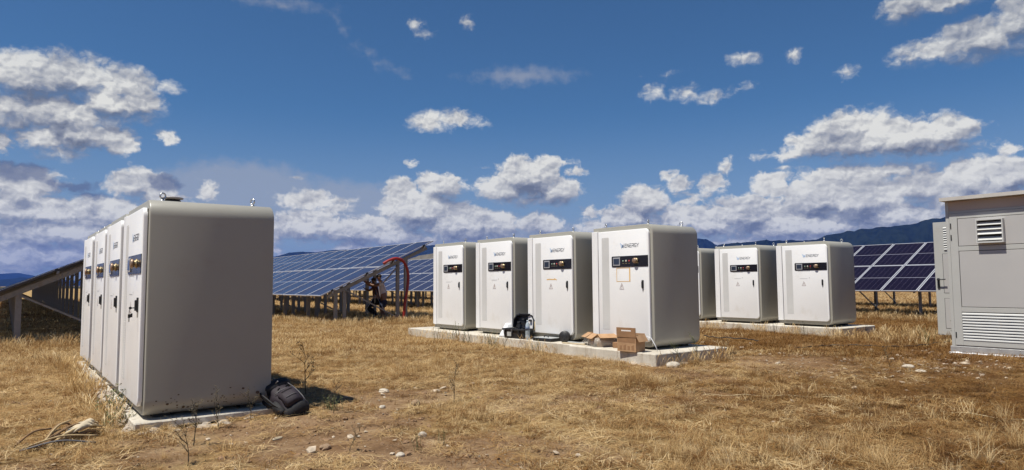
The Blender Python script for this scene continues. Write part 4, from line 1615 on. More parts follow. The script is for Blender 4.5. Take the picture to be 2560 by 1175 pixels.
tag(o, 'loop of pale cable curving behind the brown printed box', 'cable')

# ------------------------------------------------------------------ backpack against the nearest cabinet
bp = empty('backpack', (2.53, 7.31, -0.10), 0, 'dark purple and black backpack leaning on the corner of the nearest cabinet', 'backpack')
bp.scale = (.86, .86, .86)
B0 = Vector((0.03, -0.10, 0.10))          # bottom end of the bag
B1 = Vector((-0.08, 0.47, 0.33))         # top end, against the cabinet
BA = (B1 - B0).normalized()
BN = (Vector((-0.25, -0.62, 0.74)) - BA * Vector((-0.25, -0.62, 0.74)).dot(BA)).normalized()   # front of the bag, up and towards us
BS = BA.cross(BN)
BL = (B1 - B0).length


def BP(t, s, n):
    """point in the bag: t along, s sideways, n out of the front"""
    return B0 + BA * (t * BL) + BS * s + BN * n


def loft(stations, name, m, seed, nseg=30, pw=2.25, folds=.05):
    rings = []
    for (t, ws, wn, s0, n0) in stations:
        ring = []
        for k in range(nseg):
            a = 6.2832 * k / nseg
            c, sn = math.cos(a), math.sin(a)
            q = (abs(c) ** pw + abs(sn) ** pw) ** (-1 / pw)
            fo = 1 + folds * 3 * (float(fbm(np.array(c * 2 + t * 5.0), np.array(sn * 2 + t * 3.0), 3, seed)) - .5)
            ring.append(BP(t, s0 + ws * c * q * fo, n0 + wn * sn * q * fo))
        rings.append(ring)
    b = MB()
    b.rings(rings)
    return b.build(name, m, bp)


loft([(-.02, .06, .05, 0, 0), (.0, .125, .09, 0, 0), (.06, .155, .115, 0, 0), (.2, .165, .10, 0, .0), (.3, .17, .135, 0, .01), (.45, .155, .115, .01, .0), (.6, .165, .128, 0, .008), (.75, .14, .10, -.01, 0), (.85, .148, .11, 0, 0), (.96, .11, .08, 0, 0), (1.0, .05, .04, 0, 0)], 'main_bag', M['pack_purple'], 3, folds=.12)
loft([(.08, .05, .03, .0, .12), (.10, .105, .055, .0, .125), (.3, .115, .065, .0, .135), (.5, .11, .055, .0, .13), (.56, .08, .035, .0, .12), (.58, .03, .02, 0, .115)], 'front_pocket', M['pack_purple'], 9, folds=.14)
loft([(.80, .06, .04, 0, .05), (.83, .15, .09, 0, .05), (.95, .165, .115, 0, .04), (1.06, .15, .10, 0, .02), (1.14, .09, .06, 0, .01), (1.17, .03, .02, 0, 0)], 'top_lid', M['pack_black'], 12, folds=.16)
loft([(-.05, .05, .04, 0, -.01), (-.03, .13, .09, 0, -.01), (.05, .164, .122, 0, -.005), (.12, .166, .126, 0, -.005), (.13, .10, .07, 0, -.005)], 'bottom_panel', M['pack_black'], 21, folds=.08)
loft([(.10, .03, .05, -.165, 0), (.13, .05, .08, -.165, 0), (.4, .05, .085, -.168, 0), (.5, .04, .07, -.165, 0), (.52, .01, .03, -.16, 0)], 'side_pocket', M['pack_black'], 25, nseg=16, folds=.14)
for side in (.118,):
    b = MB()
    b.tube([BP(t, side * k, n) for t, k, n in ((.02, 1.0, .11), (.15, 1.02, .135), (.35, 1.05, .14), (.55, 1.03, .135), (.75, .95, .125))], .006, 6)
    b.build('piping', M['pack_trim'], bp)
b = MB()
b.tube([BP(.585, s, .118 + .03 * math.cos(s * 12)) for s in np.linspace(-.12, .12, 9)], .006, 6)
b.build('piping', M['pack_trim'], bp)
for k in range(2):
    b = MB()
    t = .22 + .20 * k
    b.tube([BP(t, s, .200 - 1.6 * s * s) for s in np.linspace(-.07, .07, 7)], .005, 5)
    b.build('webbing', M['pack_black'] if k % 2 else M['pack_trim'], bp)
for q in ([(.95, -.06, -.07), (1.12, -.10, -.12), (1.0, -.20, -.10), (.7, -.215, -.04), (.42, -.20, .02), (.25, -.17, .04)], [(.95, -.08, .02), (1.05, -.17, .05), (.90, -.225, .06), (.62, -.22, .08), (.38, -.20, .08), (.2, -.17, .07)]):
    pts_ = [BP(*v) for v in q]
    n_ = len(pts_)
    b = MB()
    rings = []
    for i, p in enumerate(pts_):
        tng = (pts_[min(i + 1, n_ - 1)] - pts_[max(i - 1, 0)]).normalized()
        sd = tng.cross(BS).normalized()
        tk = tng.cross(sd)
        w_, h_ = (.030 if i < 4 else .016), .008
        rings.append([p + sd * w_ + tk * h_, p - sd * w_ + tk * h_, p - sd * w_ - tk * h_, p + sd * w_ - tk * h_])
    b.rings(rings, smooth=False)
    b.build('shoulder_strap', M['pack_black'], bp)
b = MB()
b.tube([BP(1.10, -.04, .05), BP(1.24, -.02, .07), BP(1.24, .03, .07), BP(1.10, .05, .05)], .009, 6)
b.build('grab_loop', M['pack_trim'], bp)
for v in ((.86, .0, .155), (.62, -.05, .16), (.62, .06, .16)):
    b = MB()
    b.box(-.011, .011, -.006, .006, -.022, .022, bev=.003)
    o = b.build('buckle', M['steel'] if v[1] == 0 else M['pack_black'], bp, BP(*v), (.7, .3, .4))

# ------------------------------------------------------------------ red conduit at the array end
def arc(pts, n):
    """Catmull-Rom through points"""
    P = [Vector(p) for p in pts]
    P = [P[0] * 2 - P[1]] + P + [P[-1] * 2 - P[-2]]
    out = []
    for i in range(1, len(P) - 2):
        for k in range(n):
            t = k / n
            a, b_, c, d = P[i - 1], P[i], P[i + 1], P[i + 2]
            out.append(.5 * ((2 * b_) + (c - a) * t + (2 * a - 5 * b_ + 4 * c - d) * t * t + (3 * b_ - a - 3 * c + d) * t ** 3))
    out.append(P[-2])
    return out
pts = arc([(10.70, 21.90, 2.07), (10.95, 21.88, 2.20), (11.18, 21.86, 2.26), (11.42, 21.86, 2.20), (11.60, 21.86, 1.98), (11.68, 21.86, 1.63), (11.64, 21.86, 1.15), (11.55, 21.86, .65), (11.52, 21.86, .25), (11.53, 21.86, -.12)], 18)
b = MB()
b.tube(pts, [.046 + (.008 if k % 2 else 0) for k in range(len(pts))], 10)
o = b.build('red_conduit', M['red_plastic'])
tag(o, 'corrugated red conduit arching down from the raised end of the solar array', 'conduit')

# ------------------------------------------------------------------ people under the array
E_L = Vector((-math.sin(R(62.6)), math.cos(R(62.6)), 0))       # picture left, seen from the camera
E_F = Vector((math.cos(R(62.6)), math.sin(R(62.6)), 0))


def skin_mesh(name, verts, edges, m, parent, sub=2):
    """body grown round a joint skeleton; verts are (left, away, up, radius)"""
    me = bpy.data.meshes.new(name)
    me.from_pydata([tuple(E_L * v[0] + E_F * v[1] + Vector((0, 0, v[2]))) for v in verts], edges, [])
    o = bpy.data.objects.new(name, me)
    link(o, parent)
    md = o.modifiers.new('skin', 'SKIN')
    md.use_smooth_shade = True
    lay = me.skin_vertices[0].data
    for d, v in zip(lay, verts):
        r = v[3]
        d.radius = r if isinstance(r, tuple) else (r, r)
    lay[0].use_root = True
    s = o.modifiers.new('sub', 'SUBSURF')
    s.levels = s.render_levels = sub
    me.materials.append(m)
    return o


def ell(name, c, r, m, parent, rot=0.0):
    b = MB()
    bm2 = bmesh.new()
    bmesh.ops.create_uvsphere(bm2, u_segments=16, v_segments=10, radius=1)
    for f in bm2.faces:
        f.smooth = True
    cc = E_L * c[0] + E_F * c[1] + Vector((0, 0, c[2]))
    rt = Matrix(((E_L.x, E_F.x, 0, 0), (E_L.y, E_F.y, 0, 0), (0, 0, 1, 0), (0, 0, 0, 1)))
    b.join(bm2, 0, Matrix.Translation(cc) @ rt @ Matrix.Rotation(rot, 4, 'Y') @ Matrix.Diagonal((*r, 1)))
    return b.build(name, m, parent)


FEET = Vector((11.42, 23.28, -0.05))
pa = empty('person', FEET, 0, 'person in pale shirt and dark shorts leaning in under the solar array', 'person')
# body: one continuous skinned figure (bare legs, arms, neck, head)
V = [(.02, 0, .90, .135), (.05, 0, 1.12, .135), (.09, 0, 1.36, .15), (.13, .0, 1.475, .075), (.17, .0, 1.54, .058), (.205, .0, 1.635, (.098, .088)), (.205, .0, 1.71, (.085, .075)),
     # legs
     (-.02, -.10, .82, .098), (.05, -.12, .48, .066), (-.05, -.13, .26, .058), (-.03, -.13, .06, .038), (.11, -.13, .035, .035),
     (.05, .10, .82, .098), (.13, .12, .47, .066), (.05, .13, .26, .058), (.09, .13, .06, .038), (.23, .13, .035, .035),
     # near arm reaching left, far arm
     (.10, -.17, 1.415, .062), (.30, -.22, 1.32, .046), (.50, -.14, 1.39, .036), (.60, -.10, 1.42, .028),
     (.12, .17, 1.42, .062), (.34, .2, 1.36, .045), (.55, .15, 1.46, .034), (.64, .12, 1.50, .027)]
Ed = [(0, 1), (1, 2), (2, 3), (3, 4), (4, 5), (5, 6), (0, 7), (7, 8), (8, 9), (9, 10), (10, 11), (0, 12), (12, 13), (13, 14), (14, 15), (15, 16), (2, 17), (17, 18), (18, 19), (19, 20), (2, 21), (21, 22), (22, 23), (23, 24)]
skin_mesh('body', V, Ed, M['skin'], pa)
VS = [(.02, 0, .84, .155), (.05, 0, 1.08, .165), (.09, 0, 1.34, .180), (.12, 0, 1.45, .105), (.10, -.17, 1.41, .085), (.22, -.205, 1.345, .075), (.12, .17, 1.42, .085), (.24, .19, 1.38, .075)]
skin_mesh('shirt', VS, [(0, 1), (1, 2), (2, 3), (2, 4), (4, 5), (2, 6), (6, 7)], M['shirt_pale'], pa)
VP = [(.02, 0, .86, .150), (-.01, -.09, .74, .122), (.035, -.115, .50, .098), (.06, .09, .74, .122), (.115, .115, .49, .098)]
skin_mesh('shorts', VP, [(0, 1), (1, 2), (0, 3), (3, 4)], M['shorts'], pa)
ell('hair', (.195, .0, 1.69), (.105, .098, .085), M['hair'], pa, .2)
for s in (-1, 1):
    ell('ear', (.185, .097 * s, 1.63), (.024, .014, .034), M['skin'], pa)
ell('nose', (.31, 0, 1.625), (.022, .016, .024), M['skin'], pa)
for i, (l, f_) in enumerate(((.055, -.13), (.175, .13))):
    ell('shoe', (l, f_, .045), (.145, .055, .05), M['dark_edge'], pa)
for hx, hy, hz in ((.60, -.10, 1.42), (.64, .12, 1.50)):
    for k in range(4):
        skin_mesh('finger', [(hx, hy + (k - 1.5) * .018, hz, .011), (hx + .055, hy + (k - 1.5) * .022, hz + .02, .010), (hx + .085 - abs(k - 1.5) * .008, hy + (k - 1.5) * .022, hz + .005, .008)], [(0, 1), (1, 2)], M['skin'], pa, 1)
    skin_mesh('thumb', [(hx - .02, hy - .02, hz + .01, .012), (hx + .02, hy - .045, hz + .045, .010)], [(0, 1)], M['skin'], pa, 1)

pb = empty('person', FEET + E_L * .22 + E_F * .42, 0, 'person in dark clothes behind the first one, one arm stretched up to the beam', 'person')
V = [(.05, 0, .80, .125), (.10, 0, 1.02, .125), (.12, 0, 1.24, .14), (.14, 0, 1.36, .07), (.17, 0, 1.42, .052), (.20, 0, 1.51, (.092, .084)), (.20, 0, 1.585, (.08, .07)),
     (.08, -.10, .74, .095), (.36, -.12, .52, .07), (.12, -.12, .30, .062), (-.02, -.12, .06, .04), (.11, -.12, .035, .036),
     (.10, .10, .74, .095), (.40, .12, .50, .07), (.18, .12, .28, .062), (.06, .12, .06, .04), (.19, .12, .035, .036),
     (.15, -.15, 1.30, .058), (.36, -.12, 1.37, .045), (.56, -.08, 1.54, .036), (.64, -.06, 1.62, .027),
     (.15, .15, 1.30, .058), (.34, .12, 1.15, .044), (.46, .02, 1.20, .034), (.53, -.02, 1.23, .027)]
Ed = [(0, 1), (1, 2), (2, 3), (3, 4), (4, 5), (5, 6), (0, 7), (7, 8), (8, 9), (9, 10), (10, 11), (0, 12), (12, 13), (13, 14), (14, 15), (15, 16), (2, 17), (17, 18), (18, 19), (19, 20), (2, 21), (21, 22), (22, 23), (23, 24)]
skin_mesh('body', V, Ed, M['skin'], pb)
VS = [(.05, 0, .78, .145), (.10, 0, 1.0, .150), (.12, 0, 1.23, .165), (.14, 0, 1.33, .10), (.15, -.15, 1.30, .078), (.27, -.14, 1.335, .068), (.15, .15, 1.30, .078), (.26, .13, 1.22, .068)]
skin_mesh('shirt', VS, [(0, 1), (1, 2), (2, 3), (2, 4), (4, 5), (2, 6), (6, 7)], M['shirt_dark'], pb)
VP = [(.05, 0, .80, .145), (.09, -.10, .73, .118), (.36, -.12, .52, .096), (.13, -.12, .30, .085), (0, -.12, .10, .07), (.11, .10, .73, .118), (.40, .12, .50, .096), (.19, .12, .28, .085), (.08, .12, .10, .07)]
skin_mesh('trousers', VP, [(0, 1), (1, 2), (2, 3), (3, 4), (0, 5), (5, 6), (6, 7), (7, 8)], M['trousers'], pb)
ell('hair', (.185, 0, 1.565), (.10, .092, .08), M['hair'], pb, .2)
ell('nose', (.298, 0, 1.50), (.022, .016, .024), M['skin'], pb)
for s in (-1, 1):
    ell('ear', (.185, .092 * s, 1.505), (.024, .014, .034), M['skin'], pb)
for (l, f_) in ((.07, -.12), (.15, .12)):
    ell('shoe', (l, f_, .045), (.145, .055, .05), M['dark_edge'], pb)
for hx, hy, hz in ((.64, -.06, 1.62), (.53, -.02, 1.23)):
    for k in range(4):
        skin_mesh('finger', [(hx, hy + (k - 1.5) * .018, hz, .011), (hx + .04, hy + (k - 1.5) * .022, hz + .045, .010), (hx + .06 - abs(k - 1.5) * .008, hy + (k - 1.5) * .022, hz + .065, .008)], [(0, 1), (1, 2)], M['skin'], pb, 1)
    skin_mesh('thumb', [(hx - .02, hy - .02, hz + .01, .012), (hx - .02, hy - .05, hz + .05, .010)], [(0, 1)], M['skin'], pb, 1)

# tripod between them and the post
tq = empty('tripod', FEET + E_L * .30 - E_F * .35, 0, 'thin three-legged tripod standing in front of the two people', 'tripod')
for l, f_ in ((-.42, -.15), (.45, -.12), (.05, .4)):
    b = MB()
    b.tube([E_L * .02 + Vector((0, 0, 1.02)), E_L * l + E_F * f_ + Vector((0, 0, .25))], .009, 6)
    b.tube([E_L * l + E_F * f_ + Vector((0, 0, .25)), E_L * l * 1.35 + E_F * f_ * 1.35 + Vector((0, 0, 0))], .007, 6)
    b.build('leg', M['steel'], tq)
b = MB()
b.lathe([(.03, 1.0), (.045, 1.02), (.045, 1.07), (.02, 1.10), (.02, 1.18)], n=12)
b.build('head', M['dark_edge'], tq)

# ------------------------------------------------------------------ heap of dry sticks at lower left
hp = empty('stick_heap', (0.50, 7.50, -0.08), 0, 'heap of dry sticks and pale husks on the grass left of the slab', 'stick heap')
r4 = random.Random(21)
base = Vector((-.26, -.28, 0))
tip = Vector((.27, .33, 0))
for k in range(9):
    t0, t1 = r4.uniform(0, .25), r4.uniform(.6, 1.0)
    s = Vector((-(tip - base).y, (tip - base).x, 0)).normalized() * r4.uniform(-.10, .10)
    p, q = base.lerp(tip, t0) + s * .6, base.lerp(tip, t1) + s * 1.3
    n = 8
    pts = []
    bow = r4.uniform(.03, .13)
    for i in range(n):
        u = i / (n - 1)
        c = p.lerp(q, u)
        pts.append((c.x + r4.uniform(-.006, .006), c.y + r4.uniform(-.006, .006), .02 + r4.uniform(0, .012) + bow * math.sin(u * 2.6)))
    b = MB()
    r0 = r4.uniform(.008, .017)
    b.tube(pts, [r0 * (1 - .5 * i / n) for i in range(n)], 6)
    b.build('stick', M['bark'] if k % 3 != 1 else M['stalk_pale'], hp)
for k in range(3):
    c = base.lerp(tip, .6 + .14 * k) + Vector((.05 - .04 * k, -.05 + .03 * k, .07))
    d = (tip - base).normalized()
    s = Vector((-d.y, d.x, 0))
    rings = []
    for i in range(9):
        u = i / 8
        w = .05 * math.sin(math.pi * (.12 + .85 * u)) + .004
        cc = c + d * (u - .5) * (.42 - .06 * k) + Vector((0, 0, .05 * math.sin(u * 3.1)))
        rings.append([cc + s * w * math.cos(a) + Vector((0, 0, .35 * w * math.sin(a) + .012 * math.sin(7 * u + a * 2))) for a in np.linspace(0, 6.283, 9)[:-1]])
    b = MB()
    b.rings(rings)
    b.build('husk', M['husk'], hp)
for (p, q, m) in (((-.34, -.22, .03), (.22, -.19, .06), 'stalk_pale'), ((-.36, -.26, .02), (.20, -.30, .02), 'pack_trim'), ((-.40, -.05, .02), (-.12, .1, .12), 'bark'), ((-.2, -.2, .03), (.02, .02, .19), 'stalk_pale')):
    b = MB()
    b.tube(arc([p, tuple((Vector(p) + Vector(q)) / 2 + Vector((0, 0, .05))), q], 5), .009, 6)
    b.build('stalk', M[m], hp)

# ------------------------------------------------------------------ single stones
def stone(loc, s, m, label, seed):
    b = MB()
    bm2 = bmesh.new()
    bmesh.ops.create_icosphere(bm2, subdivisions=3, radius=1)
    for v in bm2.verts:
        k = .72 + .55 * float(fbm(np.array(v.co.x * 1.5 + seed * 3.1), np.array(v.co.y * 1.5 + v.co.z * 1.3), 3, seed))
        v.co = Vector((v.co.x * s[0] * k, v.co.y * s[1] * k, v.co.z * s[2] * k))
    for f in bm2.faces:
        f.smooth = seed % 2 == 0
    b.join(bm2)
    o = b.build('stone', M[m], None, loc, (0, 0, seed))
    tag(o, label, 'stone', 'loose stones on the field')


def gz(x, y):
    return float(ground_z(np.array([float(x)]), np.array([float(y)]))[0])


for k, (x, y, s, m, lb) in enumerate((
        (3.10, 5.51, (.045, .036, .032), 'stone', 'pale rounded stone between dry weeds in the bare foreground'),
        (8.80, 7.33, (.14, .09, .065), 'stone', 'white stone on the ground at the near corner of the middle slab'),
        (3.44, 7.04, (.05, .036, .024), 'stone', 'pale flat stone on bare soil right of the backpack'),
        (3.97, 8.08, (.085, .055, .032), 'stone', 'low grey stone in the gravelly patch behind the backpack shadow'),
        (2.60, 4.99, (.038, .03, .024), 'stone', 'small pale stone nearest to the lower edge of the view'),
        (2.25, 5.70, (.055, .045, .032), 'stone_brown', 'brown clod in the bare soil in front of the left slab'),
        (11.62, 4.92, (.10, .07, .04), 'stone', 'large pale stone among the chips in front of the kiosk'),
        (3.80, 6.92, (.05, .045, .045), 'stone_brown', 'dark reddish clod on the bare track'),
        (2.05, 6.35, (.07, .025, .014), 'husk', 'thin pale chip lying in front of the left slab'),
        (11.2, 4.55, (.08, .06, .032), 'stone', 'flat pale stone nearer than the large one by the kiosk'))):
    stone((x, y, gz(x, y) + s[2] * .45), s, m, lb, k + 2)

# ------------------------------------------------------------------ lines lying in the grass
def line_thing(name, pts, r, m, label, cat, lift=.012, n=8):
    pp = arc([(x, y, 0) for x, y in pts], n)
    q = [(p.x, p.y, gz(p.x, p.y) + lift + .010 * math.sin(i * 1.3)) for i, p in enumerate(pp)]
    b = MB()
    b.tube(q, r, 5)
    tag(b.build(name, M[m]), label, cat)


line_thing('ground_cable', [(13.1, 7.72), (13.7, 7.62), (14.1, 7.40), (14.5, 6.9), (14.9, 6.45), (15.6, 6.3), (16.6, 6.25), (17.3, 6.2)], .014, 'cable_black', 'thin dark cable in the grass running to the open kiosk door', 'cable', .035)
line_thing('ground_cable', [(13.5, 10.3), (13.35, 9.8), (13.5, 9.2), (13.3, 8.7)], .012, 'cable_black', 'short dark cable in the grass behind the middle slab', 'cable', .10)
line_thing('straw_cord', [(6.9, 5.3), (7.4, 4.85), (7.9, 4.2), (8.05, 3.75), (8.0, 3.1), (8.1, 2.3), (8.3, 1.4)], .0045, 'straw_line', 'long pale cord stretched across the dry grass on the right', 'cord', .02)

# ------------------------------------------------------------------ weeds
def weed_mesh(kind, seed):
    r = random.Random(seed)
    b = MB()
    if kind == 'branchy':
        h = r.uniform(.30, .40)
        def twig(p, d, L, rad, lvl):
            n = 5
            pts = [Vector(p)]
            dd = Vector(d)
            for i in range(n):
                dd = (dd + Vector((r.uniform(-.22, .22), r.uniform(-.22, .22), r.uniform(-.05, .12)))).normalized()
                pts.append(pts[-1] + dd * L / n)
            b.tube(pts, [rad * (1 - .75 * i / n) for i in range(n + 1)], 4)
            if lvl < 2:
                for i in range(2, n + 1):
                    for _ in range(2 if lvl == 0 else 1):
                        a = r.uniform(0, 6.28)
                        nd = (dd + Vector((math.cos(a), math.sin(a), r.uniform(-.1, .5))) * .9).normalized()
                        twig(pts[i], nd, L * r.uniform(.25, .45), rad * .5, lvl + 1)
            else:
                for i in range(1, n + 1):
                    a = r.uniform(0, 6.28)
                    s = r.uniform(.006, .014)
                    u = Vector((math.cos(a), math.sin(a), r.uniform(-.3, .6)))
                    w = u.cross(Vector((0, 0, 1))).normalized() * s * .5
                    p0 = pts[i]
                    b.face([p0, p0 + u * s + w, p0 + u * s * 2, p0 + u * s - w])
        twig((0, 0, -.03), (0, 0, 1), h, .0058, 0)
    elif kind == 'spiky':
        for k in range(r.randint(6, 10)):
            a = r.uniform(0, 6.28)
            L = r.uniform(.22, .46)
            lean = r.uniform(.02, .35)
            o = Vector((r.uniform(-.10, .10), r.uniform(-.10, .10), -.03))
            pts = [o + Vector((math.cos(a) * lean * L * (t ** 1.5), math.sin(a) * lean * L * (t ** 1.5), L * t)) for t in np.linspace(0, 1, 6)]
            b.tube(pts, [.0045 * (1 - .6 * t) for t in np.linspace(0, 1, 6)], 4)
            for i in range(2, 6):
                for _ in range(5):
                    q = r.uniform(0, 6.28)
                    s = r.uniform(.012, .028)
                    u = Vector((math.cos(q), math.sin(q), r.uniform(.3, 1.2))).normalized()
                    w = u.cross(Vector((0, 0, 1))).normalized() * s * .22
                    p0 = pts[i]
                    b.face([p0, p0 + u * s * .5 + w, p0 + u * s, p0 + u * s * .5 - w])
    else:   # leafy clump
        for k in range(26):
            a = r.uniform(0, 6.28)
            L = r.uniform(.12, .38)
            o = Vector((r.gauss(0, .12), r.gauss(0, .12), -.02))
            lean = r.uniform(.1, .7)
            pts = [o + Vector((math.cos(a) * lean * L * t, math.sin(a) * lean * L * t, L * t * (1 - .25 * lean * t))) for t in np.linspace(0, 1, 5)]
            b.tube(pts, [.004 * (1 - .6 * t) for t in np.linspace(0, 1, 5)], 4)
            for i in range(1, 5):
                for _ in range(6):
                    q = r.uniform(0, 6.28)
                    s = r.uniform(.015, .035)
                    u = Vector((math.cos(q), math.sin(q), r.uniform(-.2, .9))).normalized()
                    w = u.cross(Vector((0, 0, 1))).normalized() * s * .3
                    p0 = pts[i] + Vector((r.uniform(-.01, .01), r.uniform(-.01, .01), 0))
                    b.face([p0, p0 + u * s * .5 + w, p0 + u * s, p0 + u * s * .5 - w])
    return b


def weed(kind, seed, x, y, s, m, label, group='dry weeds on the field'):
    o = weed_mesh(kind, seed).build('dry_weed' if m == 'weed_dark' else 'weed', M[m], None, (x, y, gz(x, y)), (0, 0, seed * 1.3))
    o.scale = (s, s, s)
    tag(o, label, 'weed', group)


W_ = [('branchy', 1.20, 5.91, .95, 'weed_dark', 'dark branching dry weed nearest the camera, left of centre'),
      ('branchy', 1.39, 6.62, 1.0, 'weed_dark', 'dark branching dry weed just in front of the left slab'),
      ('branchy', 3.12, 8.57, 1.5, 'weed_dark', 'tall branching weed in the grass behind the backpack'),
      ('spiky', 2.81, 5.07, .42, 'weed_green', 'small upright green weed beside the pale rounded stone'),
      ('spiky', 3.09, 5.14, .38, 'weed_green', 'small green weed just right of the pale rounded stone'),
      ('branchy', 2.34, 5.41, .65, 'weed_dark', 'short dark weed on bare soil near the lower edge'),
      ('branchy', 2.87, 7.05, .8, 'weed_dark', 'thin weed standing in the shadow right of the backpack'),
      ('branchy', 1.75, 7.25, .9, 'weed_dark', 'dry weed against the near face of the left slab'),
      ('branchy', 2.1, 7.35, .8, 'weed_dark', 'dry weed at the slab between the mud splashes and the backpack'),
      ('leafy', 1.00, 8.70, 1.15, 'weed_green', 'dark green leafy clump at the left side of the left slab'),
      ('leafy', 0.98, 8.05, .7, 'weed_green', 'low green clump by the near left corner of the left slab'),
      ('leafy', 2.95, 7.35, .55, 'weed_green', 'low greenish weed in the shadow of the nearest cabinet'),
      ('spiky', 8.45, 14.3, 1.0, 'weed_green', 'spiky green weeds at the far left end of the long slab'),
      ('spiky', 8.50, 13.6, 1.15, 'weed_green', 'spiky green weeds below the leftmost middle cabinet'),
      ('spiky', 8.45, 13.0, 1.1, 'weed_green', 'dense spiky weeds at the slab below the second middle cabinet'),
      ('spiky', 8.50, 12.3, 1.1, 'weed_green', 'spiky weeds left of the white sack at the slab face'),
      ('spiky', 8.4, 11.9, .9, 'weed_green', 'spiky weeds at the slab face below the toolbox'),
      ('branchy', 8.2, 11.2, .9, 'weed_dark', 'thin dry weed in front of the slab below the flat case'),
      ('spiky', 8.35, 10.3, .8, 'weed_green', 'green weed against the slab left of the slab joint'),
      ('branchy', 9.08, 7.36, 1.1, 'weed_green', 'branching green weed at the near face of the middle slab'),
      ('branchy', 9.55, 7.42, 1.2, 'weed_green', 'second branching weed along the near face of the middle slab'),
      ('branchy', 10.2, 7.4, 1.0, 'weed_dark', 'dark weed at the far near-side corner of the middle slab'),
      ('branchy', 4.15, 6.65, 1.0, 'weed_dark', 'pale thin weed on the bare track right of centre'),
      ('spiky', 16.6, 5.9, 1.3, 'weed_green', 'tall green weeds growing below the open kiosk door'),
      ('spiky', 16.1, 6.4, 1.0, 'weed_green', 'tall green weeds left of the open kiosk door'),
      ('spiky', 16.55, 9.5, 1.0, 'weed_dark', 'dark dry stalks at the front of the right slab below its rightmost cabinet'),
      ('spiky', 16.6, 10.4, 1.0, 'weed_dark', 'dark dry stalks at the front of the right slab below the middle of its cabinets'),
      ('branchy', 17.4, 8.4, 1.0, 'weed_dark', 'dark dry weed at the near corner of the right slab'),
      ('branchy', 11.1, 4.95, .8, 'weed_dark', 'single dark twig weed on the rusty ground before the kiosk')]
for k, w in enumerate(W_):
    weed(w[0], 40 + k, w[1], w[2], w[3], w[4], w[5])


# ------------------------------------------------------------------ grass, straw and chips
def mat_straw(name, stops, trans=0.25):
    m, g, b = mat(name)
    oi = g.add('ShaderNodeObjectInfo')
    at = g.add('ShaderNodeAttribute', attribute_name='tone')
    f = g.math('ADD', g.math('MULTIPLY', oi.outputs['Random'], 0.62), g.math('MULTIPLY', at.outputs['Fac'], 0.38))
    c = g.ramp(f, stops)
    g.l.new(c, b.inputs['Base Color'])
    b.inputs['Roughness'].default_value = 0.75
    b.inputs['Specular IOR Level'].default_value = 0.2
    tr = g.add('ShaderNodeBsdfTranslucent')
    g.l.new(c, tr.inputs[0])
    mx = g.add('ShaderNodeMixShader')
    mx.inputs[0].default_value = trans
    out = g.n['Material Output']
    g.l.new(b.outputs[0], mx.inputs[1])
    g.l.new(tr.outputs[0], mx.inputs[2])
    g.l.new(mx.outputs[0], out.inputs[0])
    return m


M['straw'] = mat_straw('dry_straw', [(0.0, (0.105, 0.042, 0.013)), (0.22, (0.27, 0.140, 0.050)), (0.5, (0.52, 0.345, 0.150)), (0.78, (0.70, 0.53, 0.29)), (1.0, (0.82, 0.69, 0.47))])
M['straw_brown'] = mat_straw('rusty_straw', [(0.0, (0.055, 0.020, 0.006)), (0.4, (0.165, 0.072, 0.018)), (0.75, (0.31, 0.165, 0.048)), (1.0, (0.58, 0.42, 0.20))])
M['clod'] = plain('earth_clod', (0.24, 0.145, 0.078), 0.95, var=0.4, vscale=3)
M['chip'] = plain('stone_chips', (0.46, 0.37, 0.27), 0.9, var=0.35, vscale=0.7)


def tuft_mesh(name, seed, n, L, spread, lean, w, m, flat=False, heads=False, seg=4):
    r = random.Random(seed)
    verts, faces, tone = [], [], []
    for k in range(n):
        a = r.uniform(0, 6.283)
        rr = spread * math.sqrt(r.random())
        o = Vector((rr * math.cos(a), rr * math.sin(a), 0 if not flat else r.uniform(0, .02)))
        az = r.uniform(0, 6.283)
        l = L * r.uniform(.45, 1.15)
        le = lean * r.uniform(.3, 1.3)
        d = Vector((math.cos(az), math.sin(az), 0))
        s = Vector((-d.y, d.x, 0))
        i0 = len(verts)
        cur = r.uniform(-.3, .3)
        tn = r.random()
        for i in range(seg + 1):
            t = i / seg
            if flat:
                p = o + d * l * t + s * cur * l * t * t + Vector((0, 0, .004 + .05 * l * math.sin(3.1 * t) * le * 4))
            else:
                h = l * t
                p = o + d * (le * l * t ** 1.7) + s * cur * .3 * l * t * t + Vector((0, 0, h * (1 - .35 * le * t)))
            ww = w * (1 - .8 * t) * .5
            if heads and i >= seg - 1:
                ww = w * 1.1 * (1 - .6 * (i - seg + 1))
            wd = (s * .8 + Vector((0, 0, .0))).normalized() if not flat else s
            verts += [p - wd * ww, p + wd * ww]
            tone += [tn * .6 + .4 * t] * 2
        for i in range(seg):
            j = i0 + 2 * i
            faces.append((j, j + 1, j + 3, j + 2))
    me = bpy.data.meshes.new(name)
    me.from_pydata([tuple(v) for v in verts], [], faces)
    at = me.attributes.new('tone', 'FLOAT', 'POINT')
    at.data.foreach_set('value', np.array(tone, np.float32))
    me.materials.append(m)
    return me


